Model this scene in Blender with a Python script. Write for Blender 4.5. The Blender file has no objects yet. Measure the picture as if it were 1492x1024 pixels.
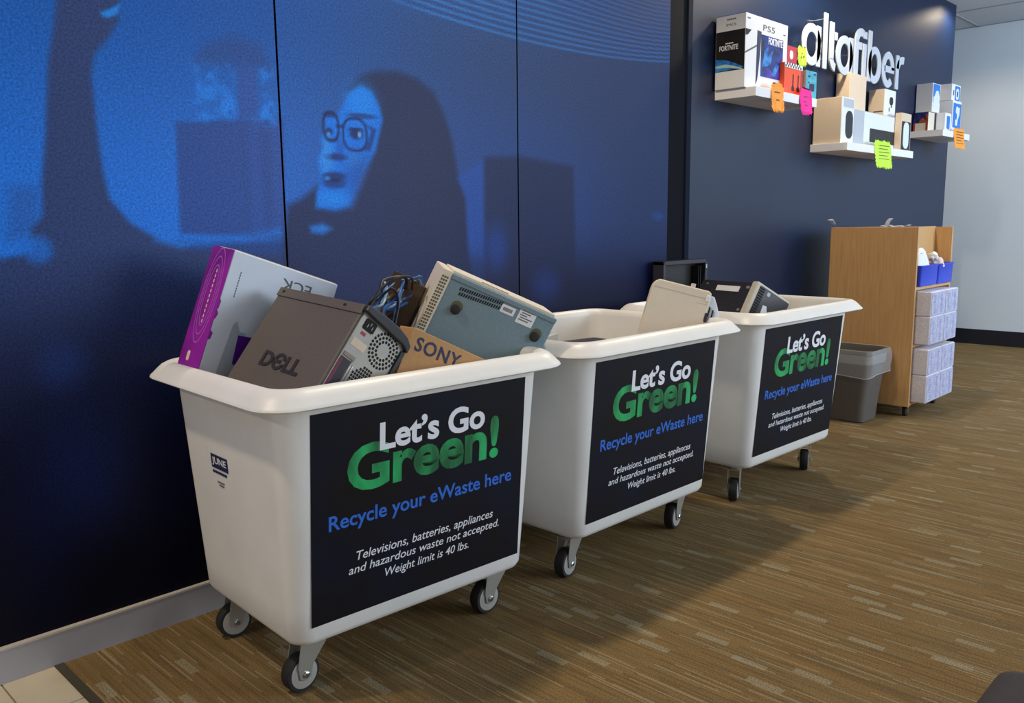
import bpy, bmesh, math, random
import numpy as np
from mathutils import Matrix, Vector

sc = bpy.context.scene
COL = sc.collection
random.seed(7)

# ------------------------------------------------------------------ camera
cam = bpy.data.cameras.new('camera')
cam.sensor_width = 36.0
cam.sensor_fit = 'HORIZONTAL'
cam.lens = 29.7416
cam.clip_start = 0.02
cam_ob = bpy.data.objects.new('camera', cam)
COL.objects.link(cam_ob)
_R = Vector((0.69774329, -0.71625462, -0.01155951))
_U = Vector((0.11538758, 0.09645015, 0.98862686))
_B = Vector((-0.70699364, -0.69114158, 0.14994433))
cam_ob.matrix_world = Matrix((
    (_R.x, _U.x, _B.x, -0.34883587),
    (_R.y, _U.y, _B.y, -2.07155382),
    (_R.z, _U.z, _B.z, 1.01036315),
    (0, 0, 0, 1)))
sc.camera = cam_ob

# ------------------------------------------------------------------ light
sc.view_settings.view_transform = 'Standard'
sc.view_settings.look = 'None'
sc.view_settings.exposure = -0.12
sc.view_settings.gamma = 1.0
sc.view_settings.use_curve_mapping = False

world = bpy.data.worlds.new('world')
sc.world = world
world.use_nodes = True
bg = world.node_tree.nodes['Background']
bg.inputs['Color'].default_value = (0.78, 0.88, 1.0, 1)
bg.inputs['Strength'].default_value = 0.50


def aim(o, target):
    d = Vector(target) - o.location
    o.rotation_euler = d.to_track_quat('-Z', 'Y').to_euler()


def area(name, loc, target, sx, sy, watts, color, spread=180):
    l = bpy.data.lights.new(name, 'AREA')
    l.shape = 'RECTANGLE'
    l.size, l.size_y = sx, sy
    l.energy = watts
    l.color = color
    l.spread = math.radians(spread)
    o = bpy.data.objects.new(name, l)
    COL.objects.link(o)
    o.location = loc
    aim(o, target)
    return o


# daylight from the glazed front of the hall, further along to the right
area('window_light', (4.6, -5.4, 1.7), (2.4, -0.2, 0.7), 3.0, 2.0, 200, (0.76, 0.88, 1.0))
# unseen cool fill lamp that brightens the pale end wall
area('end_wall_fill', (5.6, -3.2, 2.1), (7.13, -0.6, 1.3), 1.6, 1.2, 75, (0.62, 0.80, 1.0))


def downlight(x, y, z, watts, cone=156):
    """small warm recessed lamp in the ceiling, one of the row along the wall"""
    sp = bpy.data.lights.new('downlight', 'SPOT')
    sp.energy = watts
    sp.spot_size = math.radians(cone)
    sp.spot_blend = 0.5
    sp.color = (1.0, 0.84, 0.62)
    sp.shadow_soft_size = 0.055
    o = bpy.data.objects.new('downlight', sp)
    COL.objects.link(o)
    o.location = (x, y, z)
    o.rotation_euler = (0, 0, 0)


for _x, _w in ((-2.5, 72), (-0.4, 68), (1.7, 68), (3.8, 58)):
    downlight(_x, -0.28, 2.42, _w * 1.06)
downlight(6.12, -0.10, 2.46, 34)


# ------------------------------------------------------------------ materials
def lin(c):
    return tuple(((x / 255) / 12.92 if x / 255 <= 0.04045 else ((x / 255 + 0.055) / 1.055) ** 2.4) for x in c)


def mat(name, rgb, rough=0.55, metal=0.0, spec=0.5, noise=0.0, nscale=40.0, bump=0.0, bscale=200.0,
        transmission=0.0, alpha=1.0, rgb2=None, stretch=(1, 1, 1)):
    m = bpy.data.materials.new(name)
    m.use_nodes = True
    nt = m.node_tree
    b = nt.nodes['Principled BSDF']
    c = lin(rgb)
    b.inputs['Base Color'].default_value = (*c, 1)
    b.inputs['Roughness'].default_value = rough
    b.inputs['Metallic'].default_value = metal
    b.inputs['Specular IOR Level'].default_value = spec
    b.inputs['Transmission Weight'].default_value = transmission
    b.inputs['Alpha'].default_value = alpha
    tc = nt.nodes.new('ShaderNodeTexCoord')
    mp = nt.nodes.new('ShaderNodeMapping')
    mp.inputs['Scale'].default_value = stretch
    nt.links.new(tc.outputs['Object'], mp.inputs['Vector'])
    if noise or rgb2:
        n = nt.nodes.new('ShaderNodeTexNoise')
        n.inputs['Scale'].default_value = nscale
        n.inputs['Detail'].default_value = 5
        nt.links.new(mp.outputs['Vector'], n.inputs['Vector'])
        r = nt.nodes.new('ShaderNodeValToRGB')
        r.color_ramp.elements[0].position = 0.35
        r.color_ramp.elements[1].position = 0.65
        c2 = lin(rgb2) if rgb2 else tuple(x * (1 - noise) for x in c)
        r.color_ramp.elements[0].color = (*c2, 1)
        r.color_ramp.elements[1].color = (*c, 1)
        nt.links.new(n.outputs['Fac'], r.inputs['Fac'])
        nt.links.new(r.outputs['Color'], b.inputs['Base Color'])
    if bump:
        n2 = nt.nodes.new('ShaderNodeTexNoise')
        n2.inputs['Scale'].default_value = bscale
        nt.links.new(mp.outputs['Vector'], n2.inputs['Vector'])
        bp = nt.nodes.new('ShaderNodeBump')
        bp.inputs['Strength'].default_value = bump
        bp.inputs['Distance'].default_value = 0.002
        nt.links.new(n2.outputs['Fac'], bp.inputs['Height'])
        nt.links.new(bp.outputs['Normal'], b.inputs['Normal'])
    return m


M = {}
M['poly'] = mat('white_polyethylene', (236, 234, 230), rough=0.38, noise=0.06, nscale=7, bump=0.05, bscale=60)
M['sticker'] = mat('sign_black', (17, 12, 11), rough=0.6, spec=0.2, rgb2=(11, 16, 34), nscale=4)
M['ink_white'] = mat('ink_white', (238, 238, 244), rough=0.5)
M['ink_blue'] = mat('ink_blue', (42, 108, 212), rough=0.5)
M['ink_green'] = mat('ink_green', (36, 190, 106), rough=0.5, rgb2=(8, 92, 50), nscale=16, stretch=(1, 1, 0.35))
M['ink_black'] = mat('ink_black', (28, 27, 30), rough=0.6)
M['ink_grey'] = mat('ink_grey', (95, 95, 102), rough=0.6)
M['ink_navy'] = mat('ink_navy', (32, 38, 78), rough=0.6)
M['ink_brown'] = mat('ink_brown', (92, 78, 70), rough=0.7)
M['rubber'] = mat('black_rubber', (34, 32, 32), rough=0.75)
M['hub'] = mat('grey_wheel_plastic', (170, 164, 158), rough=0.5)
M['zinc'] = mat('zinc_steel', (172, 169, 160), rough=0.35, metal=0.45)
M['bolt'] = mat('bright_steel', (205, 208, 212), rough=0.22, metal=1.0)
M['kraft'] = mat('kraft_board', (196, 150, 100), rough=0.85, noise=0.10, nscale=120, bump=0.08)
M['kraft_pale'] = mat('pale_kraft', (220, 200, 176), rough=0.8, noise=0.05, nscale=90)
M['kraft_dark'] = mat('brown_board', (92, 74, 56), rough=0.85, noise=0.1, nscale=90)
M['white_card'] = mat('white_card', (232, 232, 234), rough=0.55, noise=0.02, nscale=40)
M['cool_card'] = mat('cool_white_card', (222, 229, 240), rough=0.5, noise=0.03, nscale=30)
M['grey_card'] = mat('grey_card', (176, 184, 196), rough=0.55, noise=0.03, nscale=40)
M['purple'] = mat('purple_print', (150, 32, 158), rough=0.45, rgb2=(112, 18, 128), nscale=9)
M['purple_dark'] = mat('deep_purple_print', (84, 10, 140), rough=0.45)
M['lilac'] = mat('lilac_ink', (178, 92, 190), rough=0.5)
M['tower'] = mat('charcoal_steel', (98, 88, 80), rough=0.5, noise=0.12, nscale=220, bump=0.08, bscale=500)
M['tower_dark'] = mat('black_plastic', (44, 44, 52), rough=0.42)
M['tower_logo'] = mat('dark_badge', (52, 46, 43), rough=0.35)
M['plate'] = mat('galvanised_plate', (172, 170, 164), rough=0.42, metal=0.45, noise=0.08, nscale=30)
M['hole'] = mat('dark_opening', (14, 13, 14), rough=0.8)
M['magenta_port'] = mat('maroon_port', (120, 32, 72), rough=0.5)
M['cream'] = mat('cream_plastic', (226, 214, 194), rough=0.5, noise=0.03, nscale=60)
M['cream_grey'] = mat('warm_grey_plastic', (196, 190, 176), rough=0.5, noise=0.04, nscale=60)
M['steel_blue'] = mat('blue_grey_steel', (124, 148, 158), rough=0.5, noise=0.10, nscale=190, metal=0.1, bump=0.05, bscale=300)
M['stain'] = mat('olive_stain', (92, 92, 62), rough=0.7)
M['cable_black'] = mat('black_cable', (26, 24, 25), rough=0.45)
M['cable_blue'] = mat('blue_cable', (60, 112, 186), rough=0.4)
M['cable_pale'] = mat('pale_blue_cable', (156, 190, 220), rough=0.4)
M['cable_tan'] = mat('brown_cable', (112, 84, 62), rough=0.5)
M['shelf'] = mat('white_laminate', (236, 236, 238), rough=0.4)
M['letter'] = mat('white_acrylic', (192, 200, 214), rough=0.35)
M['navy'] = mat('navy_paint', (8, 27, 60), rough=0.42, spec=0.4, noise=0.08, nscale=300, bump=0.10, bscale=420)
M['trim_dark'] = mat('dark_trim', (14, 16, 24), rough=0.7, spec=0.08)
M['white_wall'] = mat('pale_paint', (214, 222, 230), rough=0.7, noise=0.03, nscale=3)
M['black_base'] = mat('black_vinyl', (24, 26, 36), rough=0.5)
M['grey_base'] = mat('grey_vinyl', (176, 174, 180), rough=0.5, noise=0.05, nscale=15)
M['base_cap'] = mat('pale_trim_cap', (206, 196, 186), rough=0.4)
M['maple'] = mat('maple_veneer', (206, 162, 108), rough=0.45, rgb2=(194, 148, 94), nscale=9, stretch=(14, 14, 0.6))
M['pack'] = mat('paper_wrap', (226, 222, 228), rough=0.7, rgb2=(208, 204, 216), nscale=80)
M['pack_print'] = mat('lavender_print', (184, 184, 208), rough=0.65, rgb2=(160, 160, 192), nscale=45)
M['bin_blue'] = mat('blue_plastic', (34, 62, 196), rough=0.4)
M['basket'] = mat('grey_basket_plastic', (90, 84, 79), rough=0.55, noise=0.06, nscale=300)
M['film'] = mat('clear_film', (230, 232, 236), rough=0.22, alpha=0.22, bump=0.6, bscale=35)
M['film_thick'] = mat('crumpled_film', (214, 220, 232), rough=0.3, alpha=0.6, bump=0.5, bscale=60)
M['tissue'] = mat('white_tissue', (240, 240, 238), rough=0.8, noise=0.05, nscale=30)
M['pink_tissue'] = mat('pinkish_tissue', (238, 216, 210), rough=0.8)
M['orange'] = mat('orange_print', (236, 78, 26), rough=0.45)
M['maroon'] = mat('maroon_print', (168, 44, 62), rough=0.45)
M['teal'] = mat('teal_print', (78, 180, 200), rough=0.45, rgb2=(60, 140, 176), nscale=25)
M['mint'] = mat('mint_print', (168, 206, 196), rough=0.5)
M['tag_orange'] = mat('orange_card', (255, 158, 40), rough=0.6)
M['tag_pink'] = mat('magenta_card', (246, 12, 150), rough=0.6)
M['tag_green'] = mat('lime_card', (196, 240, 60), rough=0.6)
M['art_dark'] = mat('black_box_print', (30, 25, 24), rough=0.35)
M['art_blue'] = mat('blue_box_print', (34, 58, 160), rough=0.4, rgb2=(12, 14, 48), nscale=22)
M['art_cyan'] = mat('cyan_box_print', (60, 150, 220), rough=0.4, rgb2=(20, 70, 170), nscale=30)
M['art_violet'] = mat('violet_box_print', (74, 52, 180), rough=0.4, rgb2=(36, 22, 120), nscale=30)
M['blue_print'] = mat('bright_blue_print', (22, 118, 208), rough=0.45)
M['orange_print2'] = mat('burnt_orange_print', (208, 92, 22), rough=0.5, rgb2=(120, 48, 24), nscale=40)
M['ottoman'] = mat('dark_upholstery', (62, 54, 54), rough=0.85, noise=0.15, nscale=350, bump=0.2, bscale=500)
M['tile'] = mat('beige_tile', (214, 202, 176), rough=0.4, rgb2=(202, 188, 160), nscale=8)
M['grout'] = mat('grout', (150, 134, 108), rough=0.8)
M['edge_strip'] = mat('dark_edge_strip', (72, 66, 52), rough=0.5)
M['ceiling'] = mat('acoustic_tile', (196, 202, 210), rough=0.9, noise=0.06, nscale=200)
M['ceiling_grid'] = mat('ceiling_grid', (150, 156, 164), rough=0.6)


def carpet_material():
    m = bpy.data.materials.new('streaked_carpet')
    m.use_nodes = True
    nt = m.node_tree
    L = nt.links.new
    b = nt.nodes['Principled BSDF']
    b.inputs['Roughness'].default_value = 0.95
    b.inputs['Specular IOR Level'].default_value = 0.12
    tc = nt.nodes.new('ShaderNodeTexCoord')
    xyz = nt.nodes.new('ShaderNodeSeparateXYZ')
    L(tc.outputs['Object'], xyz.inputs[0])

    def math_(op, a, c=None, d=None):
        n = nt.nodes.new('ShaderNodeMath')
        n.operation = op
        for i, q in enumerate((a, c, d)):
            if q is None:
                continue
            if isinstance(q, (int, float)):
                n.inputs[i].default_value = q
            else:
                L(q, n.inputs[i])
        return n.outputs[0]

    def cells(width, length, seed):
        """one random value per yarn segment: rows of the given width, segments of the given length"""
        row = math_('FLOOR', math_('MULTIPLY', xyz.outputs['X'], 1.0 / width))
        w1 = nt.nodes.new('ShaderNodeTexWhiteNoise')
        w1.noise_dimensions = '1D'
        L(math_('ADD', row, seed), w1.inputs['W'])
        col_ = math_('FLOOR', math_('ADD', math_('MULTIPLY', xyz.outputs['Y'], 1.0 / length), math_('MULTIPLY', w1.outputs['Value'], 37.0)))
        cx = nt.nodes.new('ShaderNodeCombineXYZ')
        L(row, cx.inputs[0])
        L(col_, cx.inputs[1])
        cx.inputs[2].default_value = seed
        w2 = nt.nodes.new('ShaderNodeTexWhiteNoise')
        w2.noise_dimensions = '3D'
        L(cx.outputs[0], w2.inputs['Vector'])
        return w2.outputs['Value']

    def mix(fac, a, c):
        x = nt.nodes.new('ShaderNodeMix')
        x.data_type = 'RGBA'
        if isinstance(fac, float):
            x.inputs['Factor'].default_value = fac
        else:
            L(fac, x.inputs['Factor'])
        for s, val in ((6, a), (7, c)):
            if isinstance(val, tuple):
                x.inputs[s].default_value = (*val, 1)
            else:
                L(val, x.inputs[s])
        return x.outputs[2]

    fine = nt.nodes.new('ShaderNodeTexNoise')
    fine.inputs['Scale'].default_value = 330
    fine.inputs['Detail'].default_value = 4
    L(tc.outputs['Object'], fine.inputs['Vector'])
    f = fine.outputs['Fac']
    big = nt.nodes.new('ShaderNodeTexNoise')
    big.inputs['Scale'].default_value = 3.0
    L(tc.outputs['Object'], big.inputs['Vector'])
    tone = mix(math_('MULTIPLY', cells(0.0045, 0.38, 4.0), 1.0), lin((116, 92, 58)), lin((136, 108, 68)))
    tone = mix(math_('MULTIPLY', cells(0.03, 0.30, 8.0), 0.35), tone, lin((126, 112, 80)))
    tone = mix(math_('MULTIPLY', math_('GREATER_THAN', cells(0.0055, 0.14, 15.0), 0.80), 0.50), tone, lin((98, 80, 54)))
    thin = math_('MULTIPLY', math_('GREATER_THAN', cells(0.0040, 0.17, 21.0), 0.915), 0.48)
    tone = mix(thin, tone, lin((170, 156, 124)))
    blob = math_('MULTIPLY', math_('GREATER_THAN', cells(0.021, 0.085, 33.0), 0.966), math_('MULTIPLY', math_('GREATER_THAN', f, 0.42), 0.48))
    tone = mix(blob, tone, lin((164, 158, 134)))
    mr = nt.nodes.new('ShaderNodeMapRange')
    mr.inputs['From Min'].default_value = 0.3
    mr.inputs['From Max'].default_value = 0.7
    mr.inputs['To Min'].default_value = 0.55
    mr.inputs['To Max'].default_value = 1.35
    L(f, mr.inputs['Value'])
    mul = nt.nodes.new('ShaderNodeVectorMath')
    mul.operation = 'SCALE'
    L(tone, mul.inputs[0])
    L(mr.outputs['Result'], mul.inputs['Scale'])
    L(mul.outputs['Vector'], b.inputs['Base Color'])
    bp = nt.nodes.new('ShaderNodeBump')
    bp.inputs['Strength'].default_value = 0.3
    bp.inputs['Distance'].default_value = 0.003
    L(f, bp.inputs['Height'])
    L(bp.outputs['Normal'], b.inputs['Normal'])
    return m


def mural_material():
    m = bpy.data.materials.new('printed_mural')
    m.use_nodes = True
    nt = m.node_tree
    L = nt.links.new
    b = nt.nodes['Principled BSDF']
    b.inputs['Roughness'].default_value = 0.42
    b.inputs['Specular IOR Level'].default_value = 0.12
    a = nt.nodes.new('ShaderNodeVertexColor')
    a.layer_name = 'print'
    tc = nt.nodes.new('ShaderNodeTexCoord')
    n = nt.nodes.new('ShaderNodeTexNoise')
    n.inputs['Scale'].default_value = 190
    n.inputs['Detail'].default_value = 4
    L(tc.outputs['Object'], n.inputs['Vector'])
    mr = nt.nodes.new('ShaderNodeMapRange')
    mr.inputs['From Min'].default_value = 0.3
    mr.inputs['From Max'].default_value = 0.7
    mr.inputs['To Min'].default_value = 0.66
    mr.inputs['To Max'].default_value = 1.34
    L(n.outputs['Fac'], mr.inputs['Value'])
    mul = nt.nodes.new('ShaderNodeVectorMath')
    mul.operation = 'SCALE'
    L(a.outputs['Color'], mul.inputs[0])
    L(mr.outputs['Result'], mul.inputs['Scale'])
    L(mul.outputs['Vector'], b.inputs['Base Color'])
    bp = nt.nodes.new('ShaderNodeBump')
    bp.inputs['Strength'].default_value = 0.15
    bp.inputs['Distance'].default_value = 0.001
    L(n.outputs['Fac'], bp.inputs['Height'])
    L(bp.outputs['Normal'], b.inputs['Normal'])
    return m


M['carpet'] = carpet_material()
M['mural'] = mural_material()


# ------------------------------------------------------------------ mesh helpers
class MB:
    def __init__(self):
        self.v, self.f = [], []

    def add(self, vs, fs):
        o = len(self.v)
        self.v += [tuple(p) for p in vs]
        self.f += [tuple(i + o for i in q) for q in fs]
        return self

    def box(self, x0, x1, y0, y1, z0, z1):
        vs = [(x, y, z) for x in (x0, x1) for y in (y0, y1) for z in (z0, z1)]
        return self.add(vs, [(0, 1, 3, 2), (4, 6, 7, 5), (0, 4, 5, 1), (2, 3, 7, 6), (0, 2, 6, 4), (1, 5, 7, 3)])

    def prism(self, poly, O, U, V, N, n0, n1):
        """polygon (u,v) list extruded along N from n0 to n1"""
        O, U, V, N = Vector(O), Vector(U), Vector(V), Vector(N)
        n = len(poly)
        vs = [O + U * a + V * b + N * n0 for a, b in poly] + [O + U * a + V * b + N * n1 for a, b in poly]
        fs = [tuple(range(n - 1, -1, -1)), tuple(range(n, 2 * n))]
        fs += [(i, (i + 1) % n, n + (i + 1) % n, n + i) for i in range(n)]
        return self.add(vs, fs)

    def ring(self, cx, cy, rx, ry, ix, iy, O, U, V, N, n0, n1, a0=0.0, a1=360.0, seg=40):
        O, U, V, N = Vector(O), Vector(U), Vector(V), Vector(N)
        full = abs(a1 - a0) >= 359.9
        k = seg if full else seg + 1
        vs = []
        for i in range(k):
            t = math.radians(a0 + (a1 - a0) * i / seg)
            for (ax, ay) in ((rx, ry), (ix, iy)):
                P = O + U * (cx + ax * math.cos(t)) + V * (cy + ay * math.sin(t))
                vs += [P + N * n0, P + N * n1]
        fs = []
        for i in range(seg):
            a, b = 4 * i, 4 * ((i + 1) % k)
            fs += [(a, b, b + 1, a + 1), (a + 3, b + 3, b + 2, a + 2), (a + 1, b + 1, b + 3, a + 3), (a, a + 2, b + 2, b)]
        if not full:
            e = 4 * (k - 1)
            fs += [(0, 1, 3, 2), (e, e + 2, e + 3, e + 1)]
        return self.add(vs, fs)

    def tube(self, pts, r, n=8, caps=True):
        pts = [Vector(p) for p in pts]
        rs = r if isinstance(r, (list, tuple)) else [r] * len(pts)
        vs, fs = [], []
        ref = None
        for i, p in enumerate(pts):
            d = (pts[min(i + 1, len(pts) - 1)] - pts[max(i - 1, 0)]).normalized()
            if ref is None:
                ref = d.orthogonal().normalized()
            ref = (ref - d * ref.dot(d)).normalized()
            w = d.cross(ref)
            for k in range(n):
                a = 2 * math.pi * k / n
                vs.append(p + (ref * math.cos(a) + w * math.sin(a)) * rs[i])
        for i in range(len(pts) - 1):
            for k in range(n):
                a, b = i * n + k, i * n + (k + 1) % n
                fs.append((a, b, b + n, a + n))
        if caps:
            fs.append(tuple(range(n - 1, -1, -1)))
            fs.append(tuple(range((len(pts) - 1) * n, len(pts) * n)))
        return self.add(vs, fs)

    def lathe(self, prof, C, axis, n=28):
        """prof: (radius, offset along axis)"""
        C, A = Vector(C), Vector(axis).normalized()
        e = A.orthogonal().normalized()
        w = A.cross(e)
        vs, fs = [], []
        for r, h in prof:
            for k in range(n):
                t = 2 * math.pi * k / n
                vs.append(C + A * h + (e * math.cos(t) + w * math.sin(t)) * r)
        for i in range(len(prof) - 1):
            for k in range(n):
                a, b = i * n + k, i * n + (k + 1) % n
                fs.append((a, b, b + n, a + n))
        fs.append(tuple(range(n - 1, -1, -1)))
        fs.append(tuple(range((len(prof) - 1) * n, len(prof) * n)))
        return self.add(vs, fs)

    def loft(self, rings, cap0=True, cap1=True):
        n = len(rings[0])
        vs = [p for r in rings for p in r]
        fs = []
        for i in range(len(rings) - 1):
            for k in range(n):
                a, b = i * n + k, i * n + (k + 1) % n
                fs.append((a, b, b + n, a + n))
        if cap0:
            fs.append(tuple(range(n - 1, -1, -1)))
        if cap1:
            fs.append(tuple(range((len(rings) - 1) * n, len(rings) * n)))
        return self.add(vs, fs)

    def build(self, name, material, parent=None, bevel=0.0, smooth=None, seg=2):
        me = bpy.data.meshes.new(name)
        me.from_pydata([tuple(p) for p in self.v], [], self.f)
        bm = bmesh.new()
        bm.from_mesh(me)
        bmesh.ops.recalc_face_normals(bm, faces=bm.faces)
        bm.to_mesh(me)
        bm.free()
        me.materials.append(material)
        o = bpy.data.objects.new(name, me)
        COL.objects.link(o)
        if parent is not None:
            o.parent = parent
        if smooth is not None:
            me.polygons.foreach_set('use_smooth', [True] * len(me.polygons))
            try:
                me.set_sharp_from_angle(angle=math.radians(smooth))
            except Exception:
                pass
        if bevel:
            bv = o.modifiers.new('bevel', 'BEVEL')
            bv.width = bevel
            bv.segments = seg
            bv.limit_method = 'ANGLE'
            bv.angle_limit = math.radians(40)
        return o


def rrect(hx, hy, r, z, seg=6, cx=0.0, cy=0.0):
    r = max(min(r, hx - 1e-4, hy - 1e-4), 1e-4)
    out = []
    for sx, sy, a0 in ((1, 1, 0), (-1, 1, 90), (-1, -1, 180), (1, -1, 270)):
        for k in range(seg + 1):
            t = math.radians(a0 + 90 * k / seg)
            out.append((cx + sx * (hx - r) + r * math.cos(t), cy + sy * (hy - r) + r * math.sin(t), z))
    return out


def rr2(w, h, r, cx=0.0, cy=0.0, seg=5):
    return [(p[0], p[1]) for p in rrect(w / 2, h / 2, r, 0, seg, cx, cy)]


def rect(x0, x1, y0, y1):
    return [(x0, y0), (x1, y0), (x1, y1), (x0, y1)]


def props(o, label, cat, group=None):
    o['label'] = label
    o['category'] = cat
    if group:
        o['group'] = group
    return o


def thing(name, label, cat, loc=(0, 0, 0), group=None, rotz=0.0, mw=None):
    o = bpy.data.objects.new(name, None)
    o.empty_display_size = 0.05
    COL.objects.link(o)
    if mw is not None:
        o.matrix_world = mw
    else:
        o.location = loc
        o.rotation_euler = (0, 0, rotz)
    return props(o, label, cat, group)


def structure(o):
    o['kind'] = 'structure'
    return o


class Fr:
    """a flat working frame: origin, right, up, outward normal (parent space)"""
    def __init__(self, O, U, V, N=None):
        self.O, self.U, self.V = Vector(O), Vector(U).normalized(), Vector(V).normalized()
        self.N = Vector(N).normalized() if N is not None else self.U.cross(self.V).normalized()


def panel(name, fr, poly, material, parent, h0=0.0, h1=0.0008, **k):
    return MB().prism(poly, fr.O, fr.U, fr.V, fr.N, h0, h1).build(name, material, parent, **k)


def panels(name, fr, polys, material, parent, h0=0.0, h1=0.0008, **k):
    mb = MB()
    for p in polys:
        mb.prism(p, fr.O, fr.U, fr.V, fr.N, h0, h1)
    return mb.build(name, material, parent, **k)


def text_mesh(s, bold=0.0, shear=0.0, spacing=1.0):
    cu = bpy.data.curves.new('lettering', 'FONT')
    cu.body = s
    cu.size = 1.0
    cu.offset = bold
    cu.shear = shear
    cu.space_character = spacing
    cu.resolution_u = 4
    cu.extrude = 0.05
    o = bpy.data.objects.new('lettering', cu)
    COL.objects.link(o)
    bpy.context.view_layer.update()
    dg = bpy.context.evaluated_depsgraph_get()
    me = bpy.data.meshes.new_from_object(o.evaluated_get(dg))
    bpy.data.objects.remove(o)
    bpy.data.curves.remove(cu)
    return me


def text(name, s, fr, x0, x1, y0, y1, material, parent, bold=0.0, shear=0.0, h0=0.0, h1=0.0008, rot=0.0, spacing=1.0):
    """lettering stretched into the box x0..x1, y0..y1 of the frame (ink bounds)"""
    me = text_mesh(s, bold, shear, spacing)
    n = len(me.vertices)
    co = np.empty(n * 3)
    me.vertices.foreach_get('co', co)
    co = co.reshape(-1, 3)
    lo, hi = co.min(0), co.max(0)
    t = (co - lo) / np.maximum(hi - lo, 1e-9)
    u, w, h = x0 + t[:, 0] * (x1 - x0), y0 + t[:, 1] * (y1 - y0), h0 + t[:, 2] * (h1 - h0)
    if rot:
        cx, cy = (x0 + x1) / 2, (y0 + y1) / 2
        c, s_ = math.cos(rot), math.sin(rot)
        u, w = cx + (u - cx) * c - (w - cy) * s_, cy + (u - cx) * s_ + (w - cy) * c
    P = np.array(fr.O)[None] + u[:, None] * np.array(fr.U) + w[:, None] * np.array(fr.V) + h[:, None] * np.array(fr.N)
    me.vertices.foreach_set('co', P.ravel())
    me.materials.clear()
    me.materials.append(material)
    me.update()
    me.name = name
    o = bpy.data.objects.new(name, me)
    COL.objects.link(o)
    o.parent = parent
    return o


# ------------------------------------------------------------------ room shell
WALL_Y2 = 0.026          # navy wall plane
X_MURAL = 2.729
X_NAVY0 = 2.885
X_NAVY1 = 6.291
X_END = 7.13
CEIL = 2.48

structure(MB().box(0.236, X_END, -8.0, 2.2, -0.02, 0.0).build('floor', M['carpet']))
f2 = MB()
for i in range(0, 8):
    for j in range(-1, 16):
        x1, y1 = 0.217 if i == 0 else 0.1055 - 0.305 * (i - 1), min(-0.0, -0.205 - 0.305 * j)
        x0 = 0.1095 if i == 0 else x1 - 0.301
        f2.box(x0, x1, max(-0.205 - 0.305 * (j + 1) + 0.004, -8), y1, -0.02, -0.0005)
structure(f2.build('floor_tile', M['tile']))
structure(MB().box(-2.2, 0.22, -8.0, 0.0, -0.03, -0.003).build('floor_grout', M['grout']))
structure(MB().box(0.218, 0.237, -8.0, 0.0, -0.02, 0.002).build('trim_1', M['edge_strip']))

structure(MB().box(X_NAVY0, X_NAVY1, WALL_Y2, 1.6, 0.0, CEIL).build('wall_back', M['navy']))
structure(MB().box(X_MURAL + 0.004, X_NAVY0, 0.004, 0.3, 0.0, CEIL).build('trim_2', M['trim_dark']))
structure(MB().box(X_MURAL + 0.128, X_NAVY0 + 0.004, -0.004, 0.028, 0.0, CEIL).build('trim_3', mat('navy_trim', (20, 28, 46), rough=0.7, spec=0.08)))
structure(MB().box(X_END, X_END + 0.1, -8.0, 2.2, 0.0, CEIL).build('wall_right', M['white_wall']))
structure(MB().box(X_END - 0.012, X_END, -8.0, 2.2, 0.0, 0.120).build('baseboard_right', M['black_base'], bevel=0.002))
structure(MB().box(-2.2, X_MURAL, -0.012, 0.0, 0.0, 0.0760).build('baseboard_left', M['grey_base']))
structure(MB().box(-2.2, X_MURAL, -0.013, 0.0, 0.0762, 0.0835).build('trim_4', M['base_cap'], bevel=0.0015))
structure(MB().box(X_NAVY0, X_NAVY1, WALL_Y2 - 0.010, WALL_Y2, 0.0, 0.10).build('baseboard_back', M['black_base']))
structure(MB().box(X_NAVY1, X_END, 2.1, 2.2, 0.0, CEIL).build('wall_corridor', M['white_wall']))

cp = [(-3.2, -3.4), (X_END, -3.4), (X_END, 2.2), (-3.2, 2.2)]
structure(MB().prism(cp, (0, 0, 0), (1, 0, 0), (0, 1, 0), (0, 0, 1), CEIL, CEIL + 0.12).build('ceiling', M['ceiling']))
g = MB()
for k in range(12):
    y = 0.12 - 0.305 * 1.0 * k * 2 + 0.0
    if y > -4.2:
        g.box(-2.2, X_END, y - 0.010, y + 0.010, CEIL - 0.004, CEIL)
for k in range(16):
    x = X_END - 0.02 - 0.61 * k
    if x > -2.1:
        g.box(x - 0.010, x + 0.010, -4.0, 2.1, CEIL - 0.004, CEIL)
structure(g.build('trim_5', M['ceiling_grid']))


# ------------------------------------------------------------------ printed mural (wall_left)
def sdf(px, pz, poly):
    d = np.full(px.shape, 1e9)
    s = np.ones(px.shape)
    n = len(poly)
    for i in range(n):
        ax, ay = poly[i]
        bx, by = poly[i - 1]
        ex, ey = bx - ax, by - ay
        wx, wy = px - ax, pz - ay
        t = np.clip((wx * ex + wy * ey) / (ex * ex + ey * ey + 1e-12), 0, 1)
        qx, qy = wx - ex * t, wy - ey * t
        d = np.minimum(d, qx * qx + qy * qy)
        c1, c2, c3 = pz >= ay, pz < by, ex * wy > ey * wx
        flip = (c1 & c2 & c3) | (~c1 & ~c2 & ~c3)
        s = np.where(flip, -s, s)
    return s * np.sqrt(d)


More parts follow.
